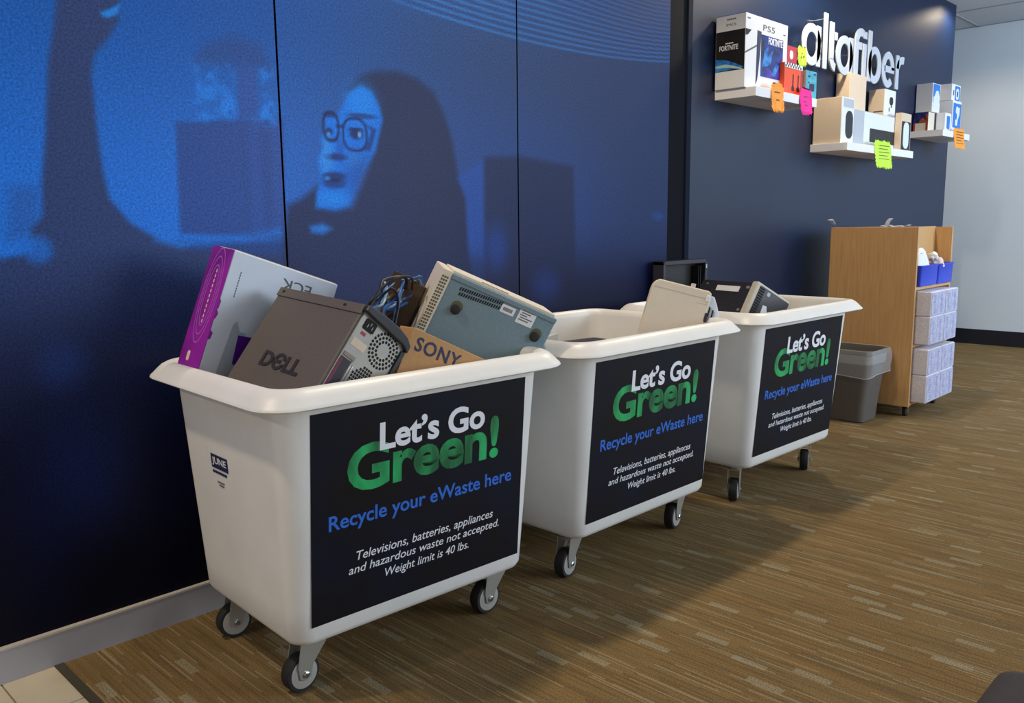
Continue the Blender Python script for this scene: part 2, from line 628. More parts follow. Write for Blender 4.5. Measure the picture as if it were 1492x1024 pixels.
PERSON = [(0.366, 1.565), (0.343, 1.446), (0.326, 1.372), (0.306, 1.209), (0.292, 1.12), (0.286, 1.038), (0.26, 1.008), (0.26, 0.963), (0.234, 0.953), (0.10, 0.93), (-0.3, 0.90), (-0.3, 0.4), (0.95, 0.4), (0.95, 0.93), (0.72, 0.935), (0.66, 0.95), (0.556, 0.975), (0.515, 0.996), (0.476, 1.021), (0.433, 1.077), (0.423, 1.139), (0.417, 1.247), (0.415, 1.353), (0.424, 1.399), (0.463, 1.446), (0.484, 1.482), (0.502, 1.591), (0.52, 2.0), (0.36, 2.0)]
PATCH = [(0.446, 1.494), (0.464, 1.503), (0.492, 1.52), (0.485, 1.498), (0.463, 1.485), (0.451, 1.486)]
BLOCKL = [(0.223, 1.1), (0.286, 1.105), (0.276, 0.992), (0.208, 0.986)]
BUILD = [(0.604, 1.264), (0.9, 1.296), (0.89, 0.975), (0.595, 0.995)]
HAT = [(0.662, 1.426), (0.695, 1.463), (0.77, 1.49), (0.837, 1.482), (0.864, 1.446), (0.867, 1.42), (0.664, 1.405)]
COLB = [(0.774, 1.409), (0.831, 1.425), (0.829, 1.291), (0.772, 1.286)]
LOWB = [(0.541, 1.012), (0.596, 1.003), (0.593, 0.974), (0.662, 0.985), (0.747, 0.987), (0.89, 1.008), (0.943, 1.008), (0.942, 0.985), (0.756, 0.971), (0.592, 0.958), (0.53, 0.979)]
GLOW = [(0.969, 1.007), (1.01, 1.015), (1.041, 1.001), (1.009, 0.986), (0.973, 0.992)]
HAIR = [(1.113, 1.394), (1.154, 1.432), (1.214, 1.454), (1.291, 1.462), (1.37, 1.45), (1.435, 1.414), (1.476, 1.354), (1.509, 1.273), (1.532, 1.156), (1.563, 1.09), (1.569, 0.962), (1.60, 0.70), (0.864, 0.70), (0.887, 1.004), (0.903, 1.066), (0.943, 1.083), (0.999, 1.118), (0.995, 1.061), (1.057, 1.052), (1.115, 1.061), (1.187, 1.194), (1.223, 1.316), (1.195, 1.373), (1.16, 1.404), (1.116, 1.383)]
FACE = [(1.116, 1.383), (1.16, 1.407), (1.196, 1.396), (1.225, 1.352), (1.234, 1.317), (1.204, 1.225), (1.172, 1.188), (1.133, 1.145), (1.117, 1.097), (1.101, 1.067), (1.057, 1.054), (0.992, 1.061), (0.998, 1.107), (1.009, 1.124), (1.008, 1.164), (1.006, 1.192), (1.023, 1.227), (1.019, 1.25), (1.034, 1.279), (1.033, 1.313), (1.078, 1.325), (1.1, 1.352)]
TEMPLE = [(1.17, 1.3), (1.21, 1.288), (1.198, 1.255), (1.185, 1.224), (1.159, 1.226), (1.179, 1.253), (1.191, 1.281)]
STRIP = [(1.528, 1.156), (1.646, 1.221), (1.643, 0.884), (1.571, 0.887), (1.563, 1.097)]
BLK3 = [(1.65, 1.228), (1.829, 1.239), (2.106, 1.214), (2.133, 0.60), (1.638, 0.60)]
BLOB = [(2.613, 1.04), (2.663, 1.046), (2.694, 1.029), (2.654, 1.015)]
CURVE = [(0.9, 1.712), (1.277, 1.664), (1.448, 1.649), (1.619, 1.640), (1.807, 1.634), (2.014, 1.628), (2.244, 1.630), (2.5, 1.642), (2.726, 1.666)]
PRINT_GAIN = 1.0


def sm(d, w):
    t = np.clip(0.5 - d / (2 * w), 0, 1)
    return t * t * (3 - 2 * t)


def step(a, b, x):
    t = np.clip((x - a) / (b - a), 0, 1)
    return t * t * (3 - 2 * t)


def vnoise(x, z, f, seed):
    rs = np.random.RandomState(seed)
    tab = rs.rand(64, 64)
    xi, zi = np.floor(x * f).astype(int), np.floor(z * f).astype(int)
    fx, fz = x * f - xi, z * f - zi
    fx, fz = fx * fx * (3 - 2 * fx), fz * fz * (3 - 2 * fz)
    g_ = lambda a, b: tab[a % 64, b % 64]
    return (g_(xi, zi) * (1 - fx) + g_(xi + 1, zi) * fx) * (1 - fz) + (g_(xi, zi + 1) * (1 - fx) + g_(xi + 1, zi + 1) * fx) * fz


def mural_colour(x, z):
    A = lambda c: np.array(c, float)
    col = np.zeros(x.shape + (3,))

    def over(mask, c):
        col[:] = col * (1 - mask[..., None]) + np.array(c, float) * mask[..., None]

    # city haze, brightest at the far left and middle height
    left = step(1.7, 0.55, x)[..., None]
    up = step(1.0, 1.62, z)[..., None]
    base = A((44, 78, 150)) * (1 - left) + A((34, 116, 224)) * left
    top = A((46, 74, 130)) * (1 - left) + A((26, 84, 168)) * left
    col[:] = base * (1 - up) + top * up
    right = step(1.6, 2.5, x)
    over(right * 0.85, (42, 60, 110))
    over(sm(np.hypot((x - 1.7) / 1.0, (z - 1.1) / 0.5) - 0.55, 0.35) * 0.35, (44, 86, 178))
    # dark lower half of the print, with light falloff painted in
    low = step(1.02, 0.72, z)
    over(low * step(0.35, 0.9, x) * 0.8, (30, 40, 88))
    over(sm(sdf(x, z, BLOCKL), 0.02) * 0.55, (42, 84, 160))
    over(sm(sdf(x, z, BUILD), 0.008) * 0.80, (46, 70, 138))
    bl = np.sin(x * 95) * 0.5 + 0.5
    over(sm(sdf(x, z, BUILD), 0.02) * step(0.72, 0.85, x) * bl * 0.30, (60, 100, 190))
    mott = vnoise(x, z, 26, 3) * vnoise(x, z, 60, 4)
    box = sm(np.maximum(np.abs(x - 0.77) - 0.115, np.abs(z - 1.345) - 0.075), 0.015)
    band = 0.35 + 0.65 * (sm(np.abs(x - 0.745) - 0.016, 0.012) + sm(np.abs(x - 0.858) - 0.018, 0.012) + 0.6 * sm(np.abs(x - 0.68) - 0.03, 0.03))
    over(box * np.clip(step(0.02, 0.55, mott) * 1.3 * band, 0, 1) * 0.9, (34, 126, 232))
    over(sm(sdf(x, z, COLB), 0.008) * 0.85, (50, 82, 160))
    over(sm(sdf(x, z, HAT), 0.02) * 0.65, (46, 72, 136))
    # standing figure in shadow, left
    over(step(0.988, 0.955, z) * step(0.50, 0.60, x) * step(0.96, 0.9, x) * 0.8, (38, 62, 124))
    over(sm(sdf(x, z, PERSON), 0.010) * 0.97, (48, 64, 112))
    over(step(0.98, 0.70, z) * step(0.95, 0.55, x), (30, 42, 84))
    over(sm(sdf(x, z, PATCH), 0.005), (30, 128, 226))
    over(sm(sdf(x, z, LOWB), 0.014) * (0.35 + 0.65 * vnoise(x, z, 30, 8)), (36, 120, 224))
    over(sm(np.hypot((x - 0.27) / 0.03, (z - 0.965) / 0.03) - 1, 0.5) * 0.8, (34, 110, 214))
    # seated figure with glasses
    over(sm(sdf(x, z, HAIR), 0.016) * 0.96, (38, 48, 90))
    f = sdf(x, z, FACE)
    over(sm(f, 0.010), (14, 118, 234))
    lit = sm(np.hypot((x - 1.16) / 0.05, (z - 1.36) / 0.05) - 1, 0.8)
    over(lit * 0.6, (22, 142, 248))
    over(sm(np.hypot((x - 1.03) / 0.025, (z - 1.205) / 0.05) - 1, 0.8) * 0.7 * sm(f, 0.01), (60, 150, 238))
    over(sm(np.hypot((x - 1.13) / 0.03, (z - 1.195) / 0.02) - 1, 0.8) * 0.7 * sm(f, 0.01), (48, 142, 236))
    over(sm(np.hypot((x - 1.05) / 0.06, (z - 1.085) / 0.02) - 1, 0.8) * 0.6 * sm(f, 0.01), (24, 146, 250))
    over(sm(np.hypot((x - 1.15) / 0.05, (z - 1.15) / 0.06) - 1, 0.9) * 0.6 * sm(f, 0.01), (26, 70, 158))
    ell = lambda cx, cz, rx, rz, w: sm(np.hypot((x - cx) / rx, (z - cz) / rz) - 1, w)
    over(ell(1.066, 1.202, 0.034, 0.010, 0.5) * 0.9, (20, 48, 118))
    over(ell(1.040, 1.225, 0.010, 0.040, 0.9) * 0.5, (44, 140, 240))
    over(ell(1.080, 1.225, 0.012, 0.030, 0.9) * 0.5, (18, 74, 168))
    over(ell(1.056, 1.136, 0.041, 0.023, 0.3) * 0.75, (26, 64, 146))
    over(ell(1.058, 1.150, 0.038, 0.009, 0.5) * 0.85, (24, 50, 118))
    over(ell(1.056, 1.125, 0.034, 0.009, 0.5) * 0.80, (26, 62, 142))
    over(ell(1.052, 1.137, 0.028, 0.006, 0.5) * 0.9, (18, 36, 92))
    over(ell(1.033, 1.141, 0.010, 0.005, 0.5) * 0.9, (60, 140, 226))
    over(ell(1.16, 1.322, 0.05, 0.007, 0.5) * 0.85, (26, 56, 128))
    over(ell(1.05, 1.316, 0.024, 0.007, 0.5) * 0.75, (26, 56, 128))
    over(ell(1.136, 1.282, 0.027, 0.005, 0.4) * 0.9, (18, 34, 88))
    over(ell(1.138, 1.269, 0.023, 0.014, 0.4) * 0.9, (20, 40, 100))
    over(ell(1.045, 1.271, 0.012, 0.011, 0.4) * 0.9, (20, 44, 108))
    over(ell(1.149, 1.269, 0.006, 0.009, 0.5), (110, 176, 240))
    over(ell(1.043, 1.262, 0.006, 0.008, 0.6), (70, 150, 232))
    for cx, cz, rx, rz in ((1.133, 1.268, 0.041, 0.045), (1.052, 1.285, 0.025, 0.038)):
        q = (np.abs((x - cx) / rx) ** 2.6 + np.abs((z - cz) / rz) ** 2.6) ** (1 / 2.6)
        over(sm(np.abs(q - 1) * min(rx, rz) - 0.003, 0.003) * 0.95, (18, 30, 80))
    over(sm(np.maximum(np.abs(x - 1.083) - 0.014, np.abs(z - 1.288) - 0.003), 0.003), (18, 30, 80))
    over(sm(sdf(x, z, TEMPLE), 0.006) * 0.7, (22, 44, 108))
    over(sm(sdf(x, z, GLOW), 0.012) * 0.95, (36, 128, 230))
    # right hand panels
    over(sm(sdf(x, z, STRIP), 0.014) * 0.85 * step(0.86, 0.96, z), (42, 88, 186))
    over(sm(sdf(x, z, BLK3), 0.016) * 0.85, (36, 46, 90))
    over(sm(sdf(x, z, BLOB), 0.02) * 0.7, (40, 92, 190))
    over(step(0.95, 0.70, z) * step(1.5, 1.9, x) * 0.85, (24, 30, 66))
    over(sm(np.hypot((x - 1.95) / 0.07, (z - 0.78) / 0.06) - 1, 0.9) * 0.7, (36, 66, 150))
    over(sm(np.hypot((x - 1.70) / 0.05, (z - 0.93) / 0.07) - 1, 0.9) * 0.7, (40, 80, 180))
    # almost black bottom: dark print plus the wall's light falloff as colour
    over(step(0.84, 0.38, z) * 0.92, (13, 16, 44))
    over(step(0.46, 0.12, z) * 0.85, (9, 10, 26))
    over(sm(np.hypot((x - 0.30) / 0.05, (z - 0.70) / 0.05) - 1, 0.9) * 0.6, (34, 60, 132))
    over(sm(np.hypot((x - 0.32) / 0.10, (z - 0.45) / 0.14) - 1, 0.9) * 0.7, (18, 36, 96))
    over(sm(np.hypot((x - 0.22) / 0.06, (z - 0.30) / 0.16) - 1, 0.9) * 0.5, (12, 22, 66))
    # sweeping lines, upper right
    cxs, czs = np.array([c[0] for c in CURVE]), np.array([c[1] for c in CURVE])
    co_ = np.polyfit(cxs, czs, 3)
    zc = np.polyval(co_, x)
    sp_ = 0.0205 - 0.0045 * step(1.9, 2.72, x)
    k = (z - zc) / sp_
    ph = k - np.floor(k + 0.5)
    line = sm(np.abs(ph) - 0.19, 0.14) * (k > -0.45) * step(1.05, 1.5, x)
    fade = np.exp(-np.maximum(k, 0) / 26)
    over(line * 0.85 * fade, (50, 120, 206))
    over((k > -0.2) * (1 - line) * 0.25 * fade, (34, 66, 136))
    # the print is deeper towards its right hand side
    return col * (PRINT_GAIN - 0.20 * step(0.9, 1.9, x))[..., None]


def mural_wall():
    verts, faces, cols = [], [], []
    h = 0.0052
    off = 0
    seams = [-2.2, -0.027, 0.892, 1.811, X_MURAL]
    allv, allf, allc = [], [], []
    for s0, s1 in zip(seams[:-1], seams[1:]):
        a, b = s0 + 0.003, s1 - 0.003
        step_x = h if s0 > -0.1 else 0.03
        nx = int((b - a) / step_x) + 1
        zs = np.concatenate([np.arange(0.084, 2.06, h), np.arange(2.06, CEIL, 0.05), [CEIL]])
        xs = np.linspace(a, b, nx)
        X, Z = np.meshgrid(xs, zs, indexing='ij')
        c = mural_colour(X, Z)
        c = np.clip(c / 255, 0, 1)
        c = np.where(c <= 0.04045, c / 12.92, ((c + 0.055) / 1.055) ** 2.4)
        P = np.stack([X, np.zeros_like(X), Z], -1).reshape(-1, 3)
        ii = np.arange(nx * len(zs)).reshape(nx, len(zs)) + off
        F = np.stack([ii[:-1, :-1], ii[1:, :-1], ii[1:, 1:], ii[:-1, 1:]], -1).reshape(-1, 4)
        allv.append(P); allf.append(F); allc.append(c.reshape(-1, 3))
        off += len(P)
        # returns into the joints and the panel back
        q = [(a, 0, .084), (b, 0, .084), (b, 0, CEIL), (a, 0, CEIL), (a, .012, .084), (b, .012, .084), (b, .012, CEIL), (a, .012, CEIL)]
        allv.append(np.array(q, float))
        allf.append(np.array([(0, 3, 7, 4), (1, 5, 6, 2), (0, 4, 5, 1)]) + off)
        allc.append(np.full((8, 3), 0.004))
        off += 8
    # dark backing seen in the joints
    allv.append(np.array([(-2.2, .012, 0), (X_MURAL, .012, 0), (X_MURAL, .012, CEIL), (-2.2, .012, CEIL)], float))
    allf.append(np.array([(0, 1, 2, 3)]) + off)
    allc.append(np.full((4, 3), 0.004))
    V, F, C = np.concatenate(allv), np.concatenate(allf), np.concatenate(allc)
    me = bpy.data.meshes.new('wall_left')
    me.vertices.add(len(V))
    me.vertices.foreach_set('co', V.ravel())
    me.loops.add(F.size)
    me.loops.foreach_set('vertex_index', F.ravel().astype(np.int32))
    me.polygons.add(len(F))
    me.polygons.foreach_set('loop_start', np.arange(0, F.size, 4, dtype=np.int32))
    me.polygons.foreach_set('loop_total', np.full(len(F), 4, dtype=np.int32))
    me.update(calc_edges=True)
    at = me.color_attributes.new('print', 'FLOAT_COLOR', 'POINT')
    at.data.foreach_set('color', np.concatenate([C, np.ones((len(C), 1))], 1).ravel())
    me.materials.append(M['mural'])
    me.validate()
    o = bpy.data.objects.new('wall_left', me)
    COL.objects.link(o)
    structure(o)


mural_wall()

# ------------------------------------------------------------------ recycling carts
LT, LB = 0.3565, 0.3258
ZB, ZT = 0.131, 0.668
DB = 0.2318


def half_l(z):
    return LB + (LT - LB) * (z - ZB) / (ZT - ZB)


def half_d(z):
    return DB + 0.0787 * (z - ZB)


def cart_body(root, seed):
    rnd = random.Random(seed)
    ph = [rnd.uniform(0, 6.28) for _ in range(4)]

    def wob(ring, amp):
        out = []
        for x, y, z in ring:
            d = amp * (math.sin(x * 9 + ph[0]) + math.sin(y * 11 + ph[1]))
            out.append((x, y, z + d))
        return out
    R = []
    S = 8
    for dz, ins, r in ((0.0, 0.034, 0.03), (0.003, 0.018, 0.036), (0.010, 0.006, 0.042), (0.022, 0.0, 0.046)):
        z = ZB + dz
        R.append(rrect(half_l(z) - ins, half_d(z) - ins, r, z, S))
    for k in range(1, 9):
        z = ZB + 0.022 + (0.655 - ZB - 0.022) * k / 8
        R.append(rrect(half_l(z), half_d(z), 0.046 + 0.010 * k / 8, z, S))
    L0, D0 = half_l(ZT), half_d(ZT)
    for o_, z, r in ((0.004, 0.6600, 0.058), (0.030, 0.6610, 0.072), (0.0500, 0.6625, 0.082), (0.0535, 0.6655, 0.084), (0.0520, 0.6690, 0.083), (0.0490, 0.6720, 0.082),
                     (0.0400, 0.6830, 0.078), (0.0300, 0.6930, 0.072), (0.0200, 0.6985, 0.066), (0.0100, 0.7000, 0.060), (0.0010, 0.6975, 0.056), (-0.0050, 0.6900, 0.052), (-0.0075, 0.6780, 0.050)):
        R.append(wob(rrect(L0 + o_, D0 + o_, r, z, S), 0.0016))
    for k in range(1, 7):
        z = 0.67 - (0.67 - 0.16) * k / 6
        R.append(rrect(half_l(z) - 0.0075, half_d(z) - 0.0075, 0.048 - 0.01 * k / 6, z, S))
    R.append(rrect(half_l(0.145) - 0.025, half_d(0.145) - 0.025, 0.03, 0.145, S))
    MB().loft(R).build('tub', M['poly'], root, smooth=38)


def caster(root, px, py, ang):
    """swivel caster, local pivot at px,py ; wheel trails in direction ang"""
    c = MB()
    c.box(px - 0.034, px + 0.034, py - 0.030, py + 0.030, ZB - 0.004, ZB + 0.002)
    t = Vector((math.cos(ang), math.sin(ang), 0))
    s = Vector((-math.sin(ang), math.cos(ang), 0))
    P = Vector((px, py, 0))
    rw, zw = 0.042, 0.042
    wc = P + t * 0.026 + Vector((0, 0, zw))
    c.lathe([(0.024, 0), (0.024, 0.010), (0.020, 0.014)], (px, py, ZB - 0.018), (0, 0, 1), 20)
    # fork: crown and two cheeks
    top = [(-0.030, 0.113), (0.034, 0.113), (0.034, 0.117), (-0.030, 0.117)]
    c.prism(top, P, t, (0, 0, 1), s, -0.022, 0.022)
    cheek = [(-0.030, 0.116), (0.034, 0.116), (0.044, 0.062), (0.040, 0.034), (0.026, 0.028), (0.013, 0.034), (0.006, 0.060), (-0.020, 0.090), (-0.030, 0.100)]
    for sg in (-1, 1):
        c.prism(cheek, P + s * (0.0205 * sg), t, (0, 0, 1), s, -0.0013, 0.0013)
    cst = c.build('caster', M['zinc'], root, bevel=0.0006)
    w = MB().lathe([(rw - 0.010, -0.0155), (rw - 0.002, -0.0145), (rw, -0.010), (rw, 0.010), (rw - 0.002, 0.0145), (rw - 0.010, 0.0155)], wc, s, 36)
    w.build('wheel', M['rubber'], cst, smooth=40)
    h = MB().lathe([(0.0315, -0.0165), (0.0330, -0.0160), (0.0330, 0.0160), (0.0315, 0.0165)], wc, s, 36)
    h.lathe([(0.0235, -0.0172), (0.0250, -0.0168), (0.0250, 0.0168), (0.0235, 0.0172)], wc, s, 36)
    h.build('wheel_hub', M['hub'], cst, smooth=40)
    b = MB()
    b.lathe([(0.0055, -0.0265), (0.0075, -0.0255), (0.0075, -0.0215), (0.0075, 0.0215), (0.0075, 0.0255), (0.0055, 0.0265)], wc, s, 6)
    b.build('axle_bolt', M['bolt'], cst)


def sign(root):
    yt, zt, yb, zb = -0.2719, 0.6407, -0.2357, 0.1807
    V = Vector((0, yt - yb, zt - zb)).normalized()
    fr = Fr((0, yb, zb), (1, 0, 0), V)
    O = fr.O + fr.N * 0.0004
    fr = Fr(O, fr.U, fr.V)
    H = 0.4614
    s = panel('sign_panel', fr, rect(-0.2926, 0.2926, 0, H), M['sticker'], root, 0, 0.0010)
    text('sign_lettering', 'Green!', fr, -0.2085, 0.2120, 0.2745, 0.3795, M['ink_green'], s, bold=0.030, h0=0.0010, h1=0.0014, spacing=0.97)
    text('sign_lettering', 'Let\u2019s Go', fr, -0.1285, 0.1655, 0.3560, 0.4185, M['ink_white'], s, bold=0.028, h0=0.0014, h1=0.0019, spacing=0.98)
    text('sign_lettering', 'Recycle your eWaste here', fr, -0.2520, 0.2590, 0.1935, 0.2370, M['ink_blue'], s, bold=0.016, h0=0.0010, h1=0.0014)
    text('sign_lettering', 'Televisions, batteries, appliances', fr, -0.1850, 0.2030, 0.1150, 0.1420, M['ink_white'], s, bold=0.002, shear=0.2, h0=0.0010, h1=0.0014)
    text('sign_lettering', 'and hazardous waste not accepted.', fr, -0.2040, 0.2235, 0.0868, 0.1120, M['ink_white'], s, bold=0.002, shear=0.2, h0=0.0010, h1=0.0014)
    text('sign_lettering', 'Weight limit is 40 lbs.', fr, -0.1115, 0.1285, 0.0555, 0.0815, M['ink_white'], s, bold=0.002, shear=0.2, h0=0.0010, h1=0.0014)
    return s


CARTS = [((0.8436, -0.3906), -0.0530, 'white plastic recycling cart nearest the camera, holding the purple carton and dark computer tower'),
         ((1.6933, -0.4106), -0.0152, 'middle white plastic recycling cart, holding the tilted cream printer, between two other carts'),
         ((2.6193, -0.4193), -0.0292, 'farthest white plastic recycling cart, beside the grey wastebasket, holding black electronics')]
ANG = [(math.pi + 0.10, math.pi + 0.05, math.pi - 0.08, math.pi + 0.15), (math.pi + 0.18, math.pi + 0.20, math.pi, math.pi), (math.pi + 0.45, math.pi + 0.45, math.pi + 0.2, math.pi)]
roots = []
for i, ((x, y), a, lab) in enumerate(CARTS):
    r = thing('recycling_cart', lab, 'cart', (x, y, 0), 'recycling carts along the mural wall', a)
    roots.append(r)
    cart_body(r, 11 + i)
    sign(r)
    for (px, py), an in zip(((-0.250, -0.142), (0.290, -0.139), (-0.246, 0.194), (0.290, 0.190)), ANG[i]):
        caster(r, px, py, an)
# maker's label on the near end of the first cart
r = roots[0]
tilt = (LT - LB) / (ZT - ZB)
ln = math.hypot(1, tilt)
fr = Fr((-half_l(0.47) - 0.0005, 0.045, 0.47), (0, -1, 0), (-tilt, 0, 1))
lab = panel('maker_label', fr, rect(-0.042, 0.042, 0.004, 0.036), M['ink_navy'], r, 0, 0.0010)
text('label_lettering', 'JUNE', fr, -0.036, 0.036, 0.010, 0.030, M['white_card'], lab, bold=0.01, h0=0.001, h1=0.0014)
panels('label_small_print', fr, [rect(-0.040 + 0.0125 * k, -0.031 + 0.0125 * k, -0.008, -0.002) for k in range(6)], M['ink_navy'], lab, 0, 0.001)
panels('label_small_print', fr, [rect(-0.020, 0.014, -0.029, -0.026), rect(-0.014, 0.010, -0.036, -0.033)], M['ink_grey'], lab, 0, 0.001)



# ------------------------------------------------------------------ boxes that lie tilted in the carts
def tilted(name, label, cat, px_scale, O, dims, RT, group=None):
    """frame at a corner: axes u, n, w (w points down into the cart); O slid along the ray from the camera"""
    cp_ = Vector((-0.34883587, -2.07155382, 1.01036315))
    O = cp_ + (Vector(O) - cp_) * px_scale
    u, n, w = (Vector(q).normalized() for q in RT)
    dims = [d * px_scale for d in dims]
    mw = Matrix.Translation(O)
    t = thing(name, label, cat, mw=mw, group=group)
    return t, u, n, w, dims


def obox(u, n, w, a0, a1, b0, b1, c0, c1):
    mb = MB()
    vs = [u * a + n * b + w * c for a in (a0, a1) for b in (b0, b1) for c in (c0, c1)]
    return mb.add(vs, [(0, 1, 3, 2), (4, 6, 7, 5), (0, 4, 5, 1), (2, 3, 7, 6), (0, 2, 6, 4), (1, 5, 7, 3)])


# purple and white carton -------------------------------------------------
t, u, n, w, (du, dn, dw) = tilted('appliance_carton', 'white carton with purple printed side, standing at the left back of the nearest cart', 'carton',
                                  0.972, (0.625, -0.217, 0.956), (0.307, 0.100, 0.305), ((0.945, 0.043, -0.325), (-0.011, 0.995, 0.099), (-0.327, 0.09, -0.941)))
obox(u, n, w, 0.0005, du, 0, dn, 0, dw).build('carton', M['cool_card'], t, bevel=0.002)
fp = Fr((0, 0, 0), n, -w, -u)        # purple end, looking along +u ; right = n
side = panel('printed_side', fp, rect(0.0, dn, -dw, 0.0), M['purple'], t, 0, 0.0012)
mb = MB()
for k, (rx, ry) in enumerate(((0.036, 0.115), (0.029, 0.095), (0.021, 0.074))):
    mb.ring(dn * 0.5, -0.115, rx, ry, rx - 0.0022, ry - 0.003, fp.O, fp.U, fp.V, fp.N, 0.0012, 0.0016)
mb.build('printed_swirl', M['lilac'], side)
panels('printed_line', fp, [rect(dn * 0.46, dn * 0.50, -0.060 - 0.012 * k, -0.052 - 0.012 * k) for k in range(11)], M['kraft_pale'], side, 0.0012, 0.0017)
panel('printed_dot', fp, rr2(0.012, 0.024, 0.005, dn * 0.62, -0.262), M['kraft_pale'], side, 0.0012, 0.0017)
ff = Fr((0, 0, 0), u, -w, -n)        # white face
panels('printed_line', ff, [rect(0.0305, 0.0325, -0.048 - 0.0062 * k, -0.0435 - 0.0062 * k) for k in range(10)], M['ink_grey'], t, 0, 0.0008)
text('printed_lettering', 'ECK', ff, 0.142, 0.226, -0.052, -0.026, M['ink_grey'], t, h0=0, h1=0.0008, rot=math.pi)
panel('printed_outline', ff, [(0.050, -0.165), (0.058, -0.155), (0.072, -0.178), (0.088, -0.178), (0.088, -0.295), (0.042, -0.295)], M['grey_card'], t, 0, 0.0007)
panel('printed_block', ff, [(0.070, -0.186), (0.130, -0.183), (0.130, -0.255), (0.076, -0.255)], M['purple_dark'], t, 0, 0.001)
for q in ([(0.0, -0.14), (0.006, -0.15), (0.003, -0.16), (0.0, -0.165)], [(0.0, -0.19), (0.007, -0.195), (0.005, -0.21), (0.0, -0.212)], [(0, -0.115), (0.004, -0.12), (0.003, -0.137), (0, -0.14)]):
    panel('worn_edge', ff, q, M['purple'], t, 0, 0.0009)
ft = Fr((0, 0, 0), u, n, -w)
panel('open_flap', ft, rect(0.01, du - 0.004, 0.006, dn - 0.012), M['kraft_pale'], t, 0, 0.002)

# dark computer tower -------------------------------------------------------
t, u, n, w, (du, dn, dw) = tilted('computer_tower', 'charcoal computer tower tilted in the nearest cart, rear ports facing out', 'computer',
                                  0.905, (0.808, -0.473, 0.827), (0.354, 0.167, 0.36), ((-0.019, 0.997, 0.073), (0.80, 0.058, -0.597), (-0.60, 0.047, -0.799)))
obox(u, n, w, 0.003, du, 0.0, dn, 0.0, dw).build('case', M['tower'], t, bevel=0.003)
ft = Fr((0, 0, 0), u, w, -n)
panel('top_lip', ft, rect(0.0, du, 0.0, 0.022), M['tower'], t, 0.0, 0.004, bevel=0.001)
for q in (du - 0.022, 0.062):
    panel('lip_screw', ft, rr2(0.010, 0.006, 0.003, q, 0.010), M['hole'], t, 0.004, 0.0046)
# logo reads along the panel: right = towards the rear (-u)
fl = Fr(u * du, -u, -w, -n)
text('logo', 'D\u0404LL', fl, du - 0.236, du - 0.088, -0.192, -0.152, M['tower_logo'], t, bold=0.035, h0=0.0002, h1=0.002)
fb = Fr((0, 0, 0), n, -w, -u)         # rear, right = n, up = -w
rear = panel('rear_plate', fb, rect(0.006, dn - 0.008, -dw + 0.006, -0.012), M['plate'], t, -0.003, 0.0006)
cap = [(0.0, 0.003), (0.05, 0.007), (0.10, 0.006), (dn - 0.02, 0.0), (dn, -0.012), (dn, -0.030), (dn - 0.02, -0.020), (0.02, -0.014), (0.0, -0.012)]
panel('top_cap', fb, cap, M['tower_dark'], t, -0.02, 0.012, bevel=0.003)
panel('side_rail', fb, rect(dn - 0.012, dn, -dw, -0.03), M['tower_dark'], t, -0.004, 0.006, bevel=0.002)
sock = panel('power_socket', fb, rr2(0.032, 0.024, 0.004, 0.034, -0.031), M['hole'], rear, 0.0006, 0.003)
panels('socket_pin', fb, [rect(0.026, 0.028, -0.037, -0.029), rect(0.040, 0.042, -0.037, -0.029), rect(0.033, 0.035, -0.031, -0.024)], M['bolt'], rear, 0.003, 0.004)
panel('voltage_mark', fb, rect(0.022, 0.036, -0.056, -0.049), M['maroon'], rear, 0.0006, 0.0012)
warn = panel('warning_label', fb, rect(0.012, 0.054, -0.086, -0.068), M['kraft_pale'], rear, 0.0006, 0.0012)
mb = MB()
cx, cy = 0.098, -0.056
for rr in (0.020, 0.029, 0.038):
    m_ = int(2 * math.pi * rr / 0.0088)
    for k in range(m_):
        a = 2 * math.pi * k / m_
        x_, y_ = cx + rr * math.cos(a), cy + rr * math.sin(a)
        mb.prism(rr2(0.0062, 0.0062, 0.0018, x_, y_, 2), fb.O, fb.U, fb.V, fb.N, 0.0006, 0.0010)
mb.build('fan_grille', M['hole'], rear)
mb = MB()
for ix in range(9):
    for iy in range(10):
        if ix + iy > 2 and not (ix > 6 and iy < 2):
            mb.prism(rect(0.052 + 0.0072 * ix, 0.0575 + 0.0072 * ix, -0.112 - 0.0072 * iy, -0.1065 - 0.0072 * iy), fb.O, fb.U, fb.V, fb.N, 0.0006, 0.0010)
mb.build('vent_grille', M['hole'], rear)
io = panel('port_shield', fb, rect(0.008, 0.036, -0.235, -0.116), M['tower_dark'], rear, 0.0006, 0.002)
panel('port_strip', fb, rect(0.008, 0.014, -0.235, -0.120), M['magenta_port'], rear, 0.002, 0.003)
panels('slot_cover', fb, [rect(0.038, 0.042, -0.24, -0.112), rect(0.045, 0.048, -0.24, -0.120)], M['bolt'], rear, 0.0006, 0.003)
panel('latch', fb, rect(0.010, 0.042, -0.112, -0.104), M['bolt'], rear, 0.0006, 0.004)

# kraft carton with blue lettering ---------------------------------------------
t, u, n, w, (du, dn, dw) = tilted('kraft_carton', 'brown kraft carton with dark blue lettering, behind the tower in the nearest cart', 'carton',
                                  0.965, (0.877, -0.56, 0.776), (0.215, 0.075, 0.20), ((0.869, -0.213, -0.446), (0.22, 0.975, -0.037), (-0.443, 0.066, -0.894)))
obox(u, n, w, 0, du, 0, dn, 0, dw).build('carton', M['kraft'], t, bevel=0.0015)
ff = Fr((0, 0, 0), u, -w, -n)
text('logo', 'SONY', ff, 0.018, 0.140, -0.047, -0.014, M['ink_navy'], t, bold=0.018, h0=0, h1=0.0008, spacing=1.12)

